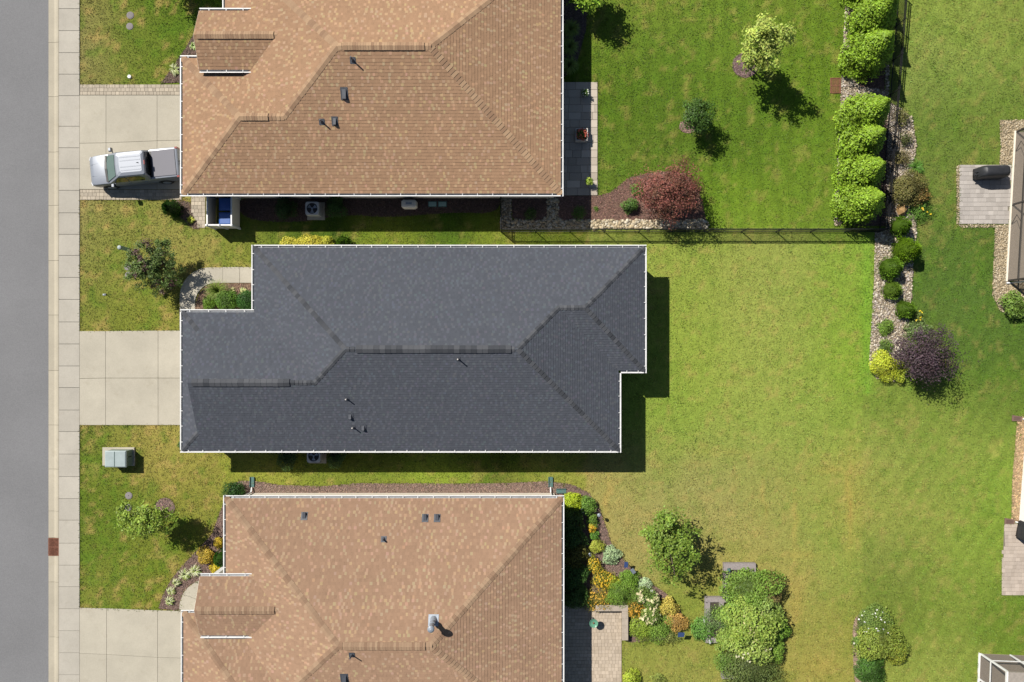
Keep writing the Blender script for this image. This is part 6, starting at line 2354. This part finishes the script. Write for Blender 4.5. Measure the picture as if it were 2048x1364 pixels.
def stake_lamp(label, px, py, hgt, w_, d_, mat, tilt=0.3, rz=0.0, round_=False):
    q = P(px, py, hgt)
    t = thing('garden_lamp', label, 'lamp', (q.x, q.y, 0), rz, 'garden stake lamps')
    m = MB()
    m.tube([(0, 0, -0.03), (0, 0, hgt)], 0.012, 6)
    m.build('stake', MAT['bronze'], t)
    m = MB()
    if round_:
        m.lathe([(w_ / 2, 0), (w_ / 2, 0.05), (w_ * 0.3, 0.09)], 0, 0, 16, hgt)
    else:
        m.box(-w_ / 2, w_ / 2, -d_ / 2, d_ / 2, -0.012, 0.012, M=Matrix.Translation((0, 0, hgt + 0.03)) @ Matrix.Rotation(tilt, 4, 'X'))
    m.build('head', mat, t)
    m = MB()
    m.lathe([(0.035, -0.16), (0.045, -0.02)], 0, 0, 8, hgt)
    m.build('light_body', MAT['galv'], t)


stake_lamp('tall stake lamp with pale round head near the lime shrub', 1198, 1030, 0.85, 0.24, 0.24, MAT['galv'], round_=True)
stake_lamp('low stake lamp with round grey head at the shadow edge', 1180, 1109, 0.3, 0.27, 0.27, MAT['galv'], round_=True)
stake_lamp('blue panel lamp on a stake in the mulch', 1252, 1129, 0.75, 0.24, 0.42, MAT['solar'])
stake_lamp('pale panel lamp touching the blue one in the mulch', 1266, 1142, 0.45, 0.24, 0.4, MAT['galv'], rz=0.6)
stake_lamp('blue panel lamp on a stake at the lawn edge of the garden', 1362, 1269, 0.9, 0.42, 0.36, MAT['solar'], 0.4)


def rock(label, px, py, sx_, sy_, sz_, seed, mat='boulder', name='boulder', cat='boulder'):
    rng = np.random.default_rng(seed)
    q = P(px, py, sz_ * 0.5)
    v, f = ico()
    v = v * rng.uniform(0.8, 1.15, (12, 1)) * np.array((sx_, sy_, sz_)) + np.array((0, 0, sz_ * 0.45))
    m = MB()
    m.mesh([tuple(p) for p in v], [tuple(int(i) for i in a) for a in f])
    o = m.build(name, MAT[mat])
    o.location = (q.x, q.y, 0)
    tag(o, label, cat)


rock('tan boulder between the smoky shrub and the clipped cone', 1803, 419, 0.34, 0.42, 0.4, 9)
rock('small white garden stone at the edge of the flower bed', 1303, 1182, 0.16, 0.12, 0.1, 10, 'white', 'garden_stone', 'stone')

# ================================================================ RAISED BEDS
def raised_bed(label, x0, y0, x1, y1, h_=0.32, t_=0.16):
    a, b = P(x0, y1, h_), P(x1, y0, h_)
    w_, d_ = b.x - a.x, b.y - a.y
    t = thing('raised_bed', label, 'planter', (a.x, a.y, 0), 0, 'weathered raised beds')
    for bx_ in ((0, w_, 0, t_), (0, w_, d_ - t_, d_), (0, t_, t_ + 0.004, d_ - t_ - 0.004), (w_ - t_, w_, t_ + 0.004, d_ - t_ - 0.004)):
        m = MB()
        m.bev(*bx_, 0, h_, 0.012)
        m.build('board', MAT['wood'], t)
    m = MB()
    m.box(t_, w_ - t_, t_, d_ - t_, 0, h_ * 0.7)
    m.build('soil', MAT['soil'], t)


raised_bed('weathered raised bed with a wide ledge at the top of the kitchen garden', 1448, 1127, 1512, 1205, 0.32, 0.42)
raised_bed('weathered raised bed on the west side of the kitchen garden', 1411, 1195, 1448, 1286, 0.32, 0.32)
raised_bed('weathered raised bed under the eastern shrubs', 1540, 1196, 1556, 1290, 0.32, 0.14)
raised_bed('weathered raised bed at the bottom of the kitchen garden', 1444, 1315, 1524, 1358, 0.3, 0.26)
raised_bed('weathered raised bed hidden under the large hydrangea', 1456, 1214, 1536, 1300, 0.3, 0.16)
q = P(1458, 1140, 0.4)
t = thing('garden_ornament', 'small green metal ornament on the ledge of the top raised bed', 'ornament', (q.x, q.y, 0.32))
m = MB()
m.box(-0.09, 0.09, -0.11, 0.09, 0, 0.12, 0.8)
m.build('body', MAT['teal'], t)
m = MB()
m.tube([(0.02, 0.1, 0.05), (0.02, 0.16, 0.16)], 0.02, 6)
m.build('spout', MAT['teal'], t)
for px, py, lab in ((1408, 1240, 'small white plant marker leaning at the west raised bed'), (1419, 1283, 'small white plant marker at the lower corner of the west raised bed'), (1550, 1208, 'small white plant marker at the east raised bed')):
    q = P(px, py, 0.4)
    t = thing('plant_marker', lab, 'marker', (q.x, q.y, 0), 0.3)
    m = MB()
    m.tube([(0, 0, 0), (0, 0, 0.42)], 0.008, 5)
    m.build('stake', MAT['galv'], t)
    m = MB()
    m.box(-0.06, 0.06, -0.13, 0.13, 0, 0.01, M=Matrix.Translation((0, 0, 0.43)) @ Matrix.Rotation(0.5, 4, 'Y'))
    m.build('plate', MAT['white'], t)

# ================================================================ RIGHT EDGE HOUSES
def screen_room(name, label, origin, ax, wlen, dlen, hgt, frame, screen, floor_mat, bays, rail_z, sill, roof_mat, braces=True):
    """room of screen panels. origin = corner nearest the street side, ax = angle of the long west wall (pointing down the picture)"""
    t = thing(name, label, 'porch', (origin[0], origin[1], 0), ax)
    # local x: along the west wall, local y: into the building (east)
    m = MB()
    m.box(0, wlen, 0, dlen, -0.03, 0.06)
    m.build('floor', floor_mat, t)
    ps = [wlen * b for b in bays]
    for x in ps:
        for y in (0.0,):
            m = MB()
            m.box(x - 0.05, x + 0.05, y, y + 0.1, 0.06, hgt)
            m.build('post', frame, t)
    n = max(1, round(dlen / 2.0))
    for x in (0.0, wlen):
        for i in range(1, n + 1):
            m = MB()
            m.box(x - 0.05, x + 0.05, i * dlen / n - 0.05, i * dlen / n + 0.05, 0.06, hgt)
            m.build('post', frame, t)
    m = MB()
    m.box(-0.06, wlen + 0.06, -0.09, 0.0, 0.0, 0.1)
    m.build('sill', sill, t)
    for z in (*rail_z, hgt - 0.06):
        m = MB()
        m.box(0.05, wlen - 0.05, 0.02, 0.08, z - 0.03, z + 0.03)
        m.build('rail', frame, t)
        for x in (0.0, wlen):
            m = MB()
            m.box(x - 0.03, x + 0.03, 0.1, dlen, z - 0.03, z + 0.03)
            m.build('rail', frame, t)
    if braces:
        for x in ps[:-1]:
            m = MB()
            m.tube([(x + 1.3, 0.05, rail_z[0]), (x + 0.75, 0.05, rail_z[0] * 0.55), (x + 1.3, 0.05, 0.1)], 0.025, 5)
            m.build('brace', frame, t)
    for a, b in zip(ps[:-1], ps[1:]):
        m = MB()
        m.poly([(a + 0.05, 0.05, 0.06), (b - 0.05, 0.05, 0.06), (b - 0.05, 0.05, hgt), (a + 0.05, 0.05, hgt)])
        m.build('screen_panel', screen, t)
    for x in (0.0, wlen):
        m = MB()
        m.poly([(x, 0.1, 0.06), (x, dlen, 0.06), (x, dlen, hgt), (x, 0.1, hgt)])
        m.build('screen_panel', screen, t)
    m = MB()
    m.box(-0.12, wlen + 0.12, -0.12, dlen, hgt, hgt + 0.12)
    m.build('roof', roof_mat, t)
    m = MB()
    m.box(-0.14, wlen + 0.14, -0.22, -0.12, hgt - 0.02, hgt + 0.1)
    m.build('gutter', MAT['white'], t)
    return t


a, b = P(2030, 264), P(2013, 561)
ang = math.atan2(b.y - a.y, b.x - a.x)
screen_room('screened_porch', 'bronze framed screened porch at the right picture edge', (a.x, a.y), ang, (b - a).length, 5.0, 2.7, MAT['bronze'], MAT['screen_tan'], MAT['porch_floor'], [0, 0.49, 1.0], [0.95], MAT['siding_cream'], MAT['siding_cream'])
# white downspout at its corner
t = thing('downspout', 'white downspout elbow at the corner of the screened porch', 'downspout', (b.x, b.y, 0), ang)
m = MB()
m.tube([(0.16, 0.1, 0.1), (0.14, 0.3, 0.12), (0.14, 0.34, 2.6)], 0.05, 8)
m.build('pipe', MAT['white'], t)
m = MB()
m.tube([(0.18, -0.05, 0.07), (0.16, 0.12, 0.11)], 0.06, 8)
m.build('elbow', MAT['white'], t)

# white walled house
a, b = P(2052, 838), P(2037, 1045)
ang = math.atan2(b.y - a.y, b.x - a.x)
t = thing('house', 'white walled house cut by the right picture edge', 'house', (a.x, a.y, 0), ang)
L = (b - a).length
m = MB()
m.box(0, L, 0, 9, -0.05, 2.75)
m.build('wall', MAT['siding_white'], t)
m = MB()
m.mesh([(-0.35, -0.35, 2.8), (L + 0.35, -0.35, 2.8), (L + 0.35, 9.35, 2.8), (-0.35, 9.35, 2.8), (L * 0.5, 3.5, 4.3), (L * 0.5, 5.5, 4.3)], [(3, 2, 1, 0), (0, 1, 4), (1, 2, 5, 4), (2, 3, 5), (3, 0, 4, 5)])
m.build('roof', MAT['deck'], t)
for x, lab in ((0.0, 'upper'), (L - 0.05, 'lower')):
    m = MB()
    m.tube([(x, -0.08, 2.7), (x, -0.08, 0.2), (x, -0.3, 0.1)], 0.045, 6)
    m.build('downspout', MAT['white'], t)
m = MB()
m.box(L * 0.75, L * 0.95, -0.03, 0.01, 0.8, 2.0)
m.build('window', MAT['glass'], t)
for x, lab in ((0.0, 'upper'), (L - 0.05, 'lower')):
    p = Matrix.Rotation(ang, 2) @ Vector((x, -0.35))
    s_ = thing('splash_block', 'brown splash block at the %s corner of the white wall' % lab, 'splash block', (a.x + p.x, a.y + p.y, 0.02), ang)
    m = MB()
    m.mesh([(-0.14, 0, 0), (0.14, 0, 0), (0.2, -0.62, 0), (-0.2, -0.62, 0), (-0.14, 0, 0.09), (0.14, 0, 0.09), (0.2, -0.62, 0.05), (-0.2, -0.62, 0.05)], [(0, 1, 2, 3), (4, 7, 6, 5), (0, 4, 5, 1), (1, 5, 6, 2), (2, 6, 7, 3), (3, 7, 4, 0)])
    m.build('tray', M_simple('splash_brown', alb(140, 112, 100), 0.8), s_)
    m = MB()
    m.box(-0.1, 0.1, -0.55, -0.1, 0.085, 0.095)
    m.build('channel', M_simple('splash_channel', alb(120, 95, 85), 0.8), s_)


def grill(label, px, py, rz, ln, wd, hgt):
    q = P(px, py, hgt * 0.5)
    t = thing('covered_grill', label, 'grill', (q.x, q.y, 0.05), rz)
    rg = []
    prof = [(1.0, 0.12), (1.0, 0.3), (0.97, 0.72), (0.9, 0.86), (0.72, 1.0), (0.35, 1.04)]
    nn = 20
    for k, zz in prof:
        r_ = []
        for i in range(nn):
            a_ = 2 * math.pi * i / nn
            c_, s_ = math.cos(a_), math.sin(a_)
            e = 0.35
            x_ = math.copysign(abs(c_) ** e, c_) * ln / 2 * (1 if zz < 0.8 else 0.88) * (0.6 + 0.4 * k)
            y_ = math.copysign(abs(s_) ** e, s_) * wd / 2 * k
            w2 = 1 + 0.03 * math.sin(i * 2.4 + zz * 7)
            r_.append((x_ * w2, y_ * w2, zz * hgt))
        rg.append(r_)
    m = MB()
    m.rings(rg)
    m.build('cover', MAT['cover'], t, smooth=True)
    for sx_ in (-1, 1):
        for sy_ in (-1, 1):
            m = MB()
            m.tube([(sx_ * ln * 0.4, sy_ * wd * 0.35, 0.0), (sx_ * ln * 0.4, sy_ * wd * 0.35, 0.2)], 0.03, 6)
            m.build('leg', MAT['black'], t)
    m = MB()
    for y_ in (-0.12, 0.06):
        m.tube([(-ln / 2 + 0.05, y_, 0.62 * hgt), (-ln / 2 - 0.22, y_ - 0.03, 0.58 * hgt)], 0.045, 6)
    m.build('handle_bar', MAT['cover'], t)


grill('black covered grill on the grey paver pad', 1983, 345, R(2), 2.0, 0.8, 1.15)
grill('black covered grill cut by the right edge below the white wall', 2052, 1062, R(80), 1.2, 0.7, 1.1)

# white framed sunroom
a, b = P(1959, 1307), P(1953, 1460)
ang = math.atan2(b.y - a.y, b.x - a.x)
screen_room('sunroom', 'white framed screened sunroom in the lower right corner', (a.x, a.y), ang, (b - a).length, 6.0, 2.7, MAT['white'], MAT['screen_grey'], MAT['porch_floor'], [0, 0.33, 0.66, 1.0], [1.0], MAT['white'], M_simple('sunroom_roof', alb(190, 180, 168), 0.7), False)
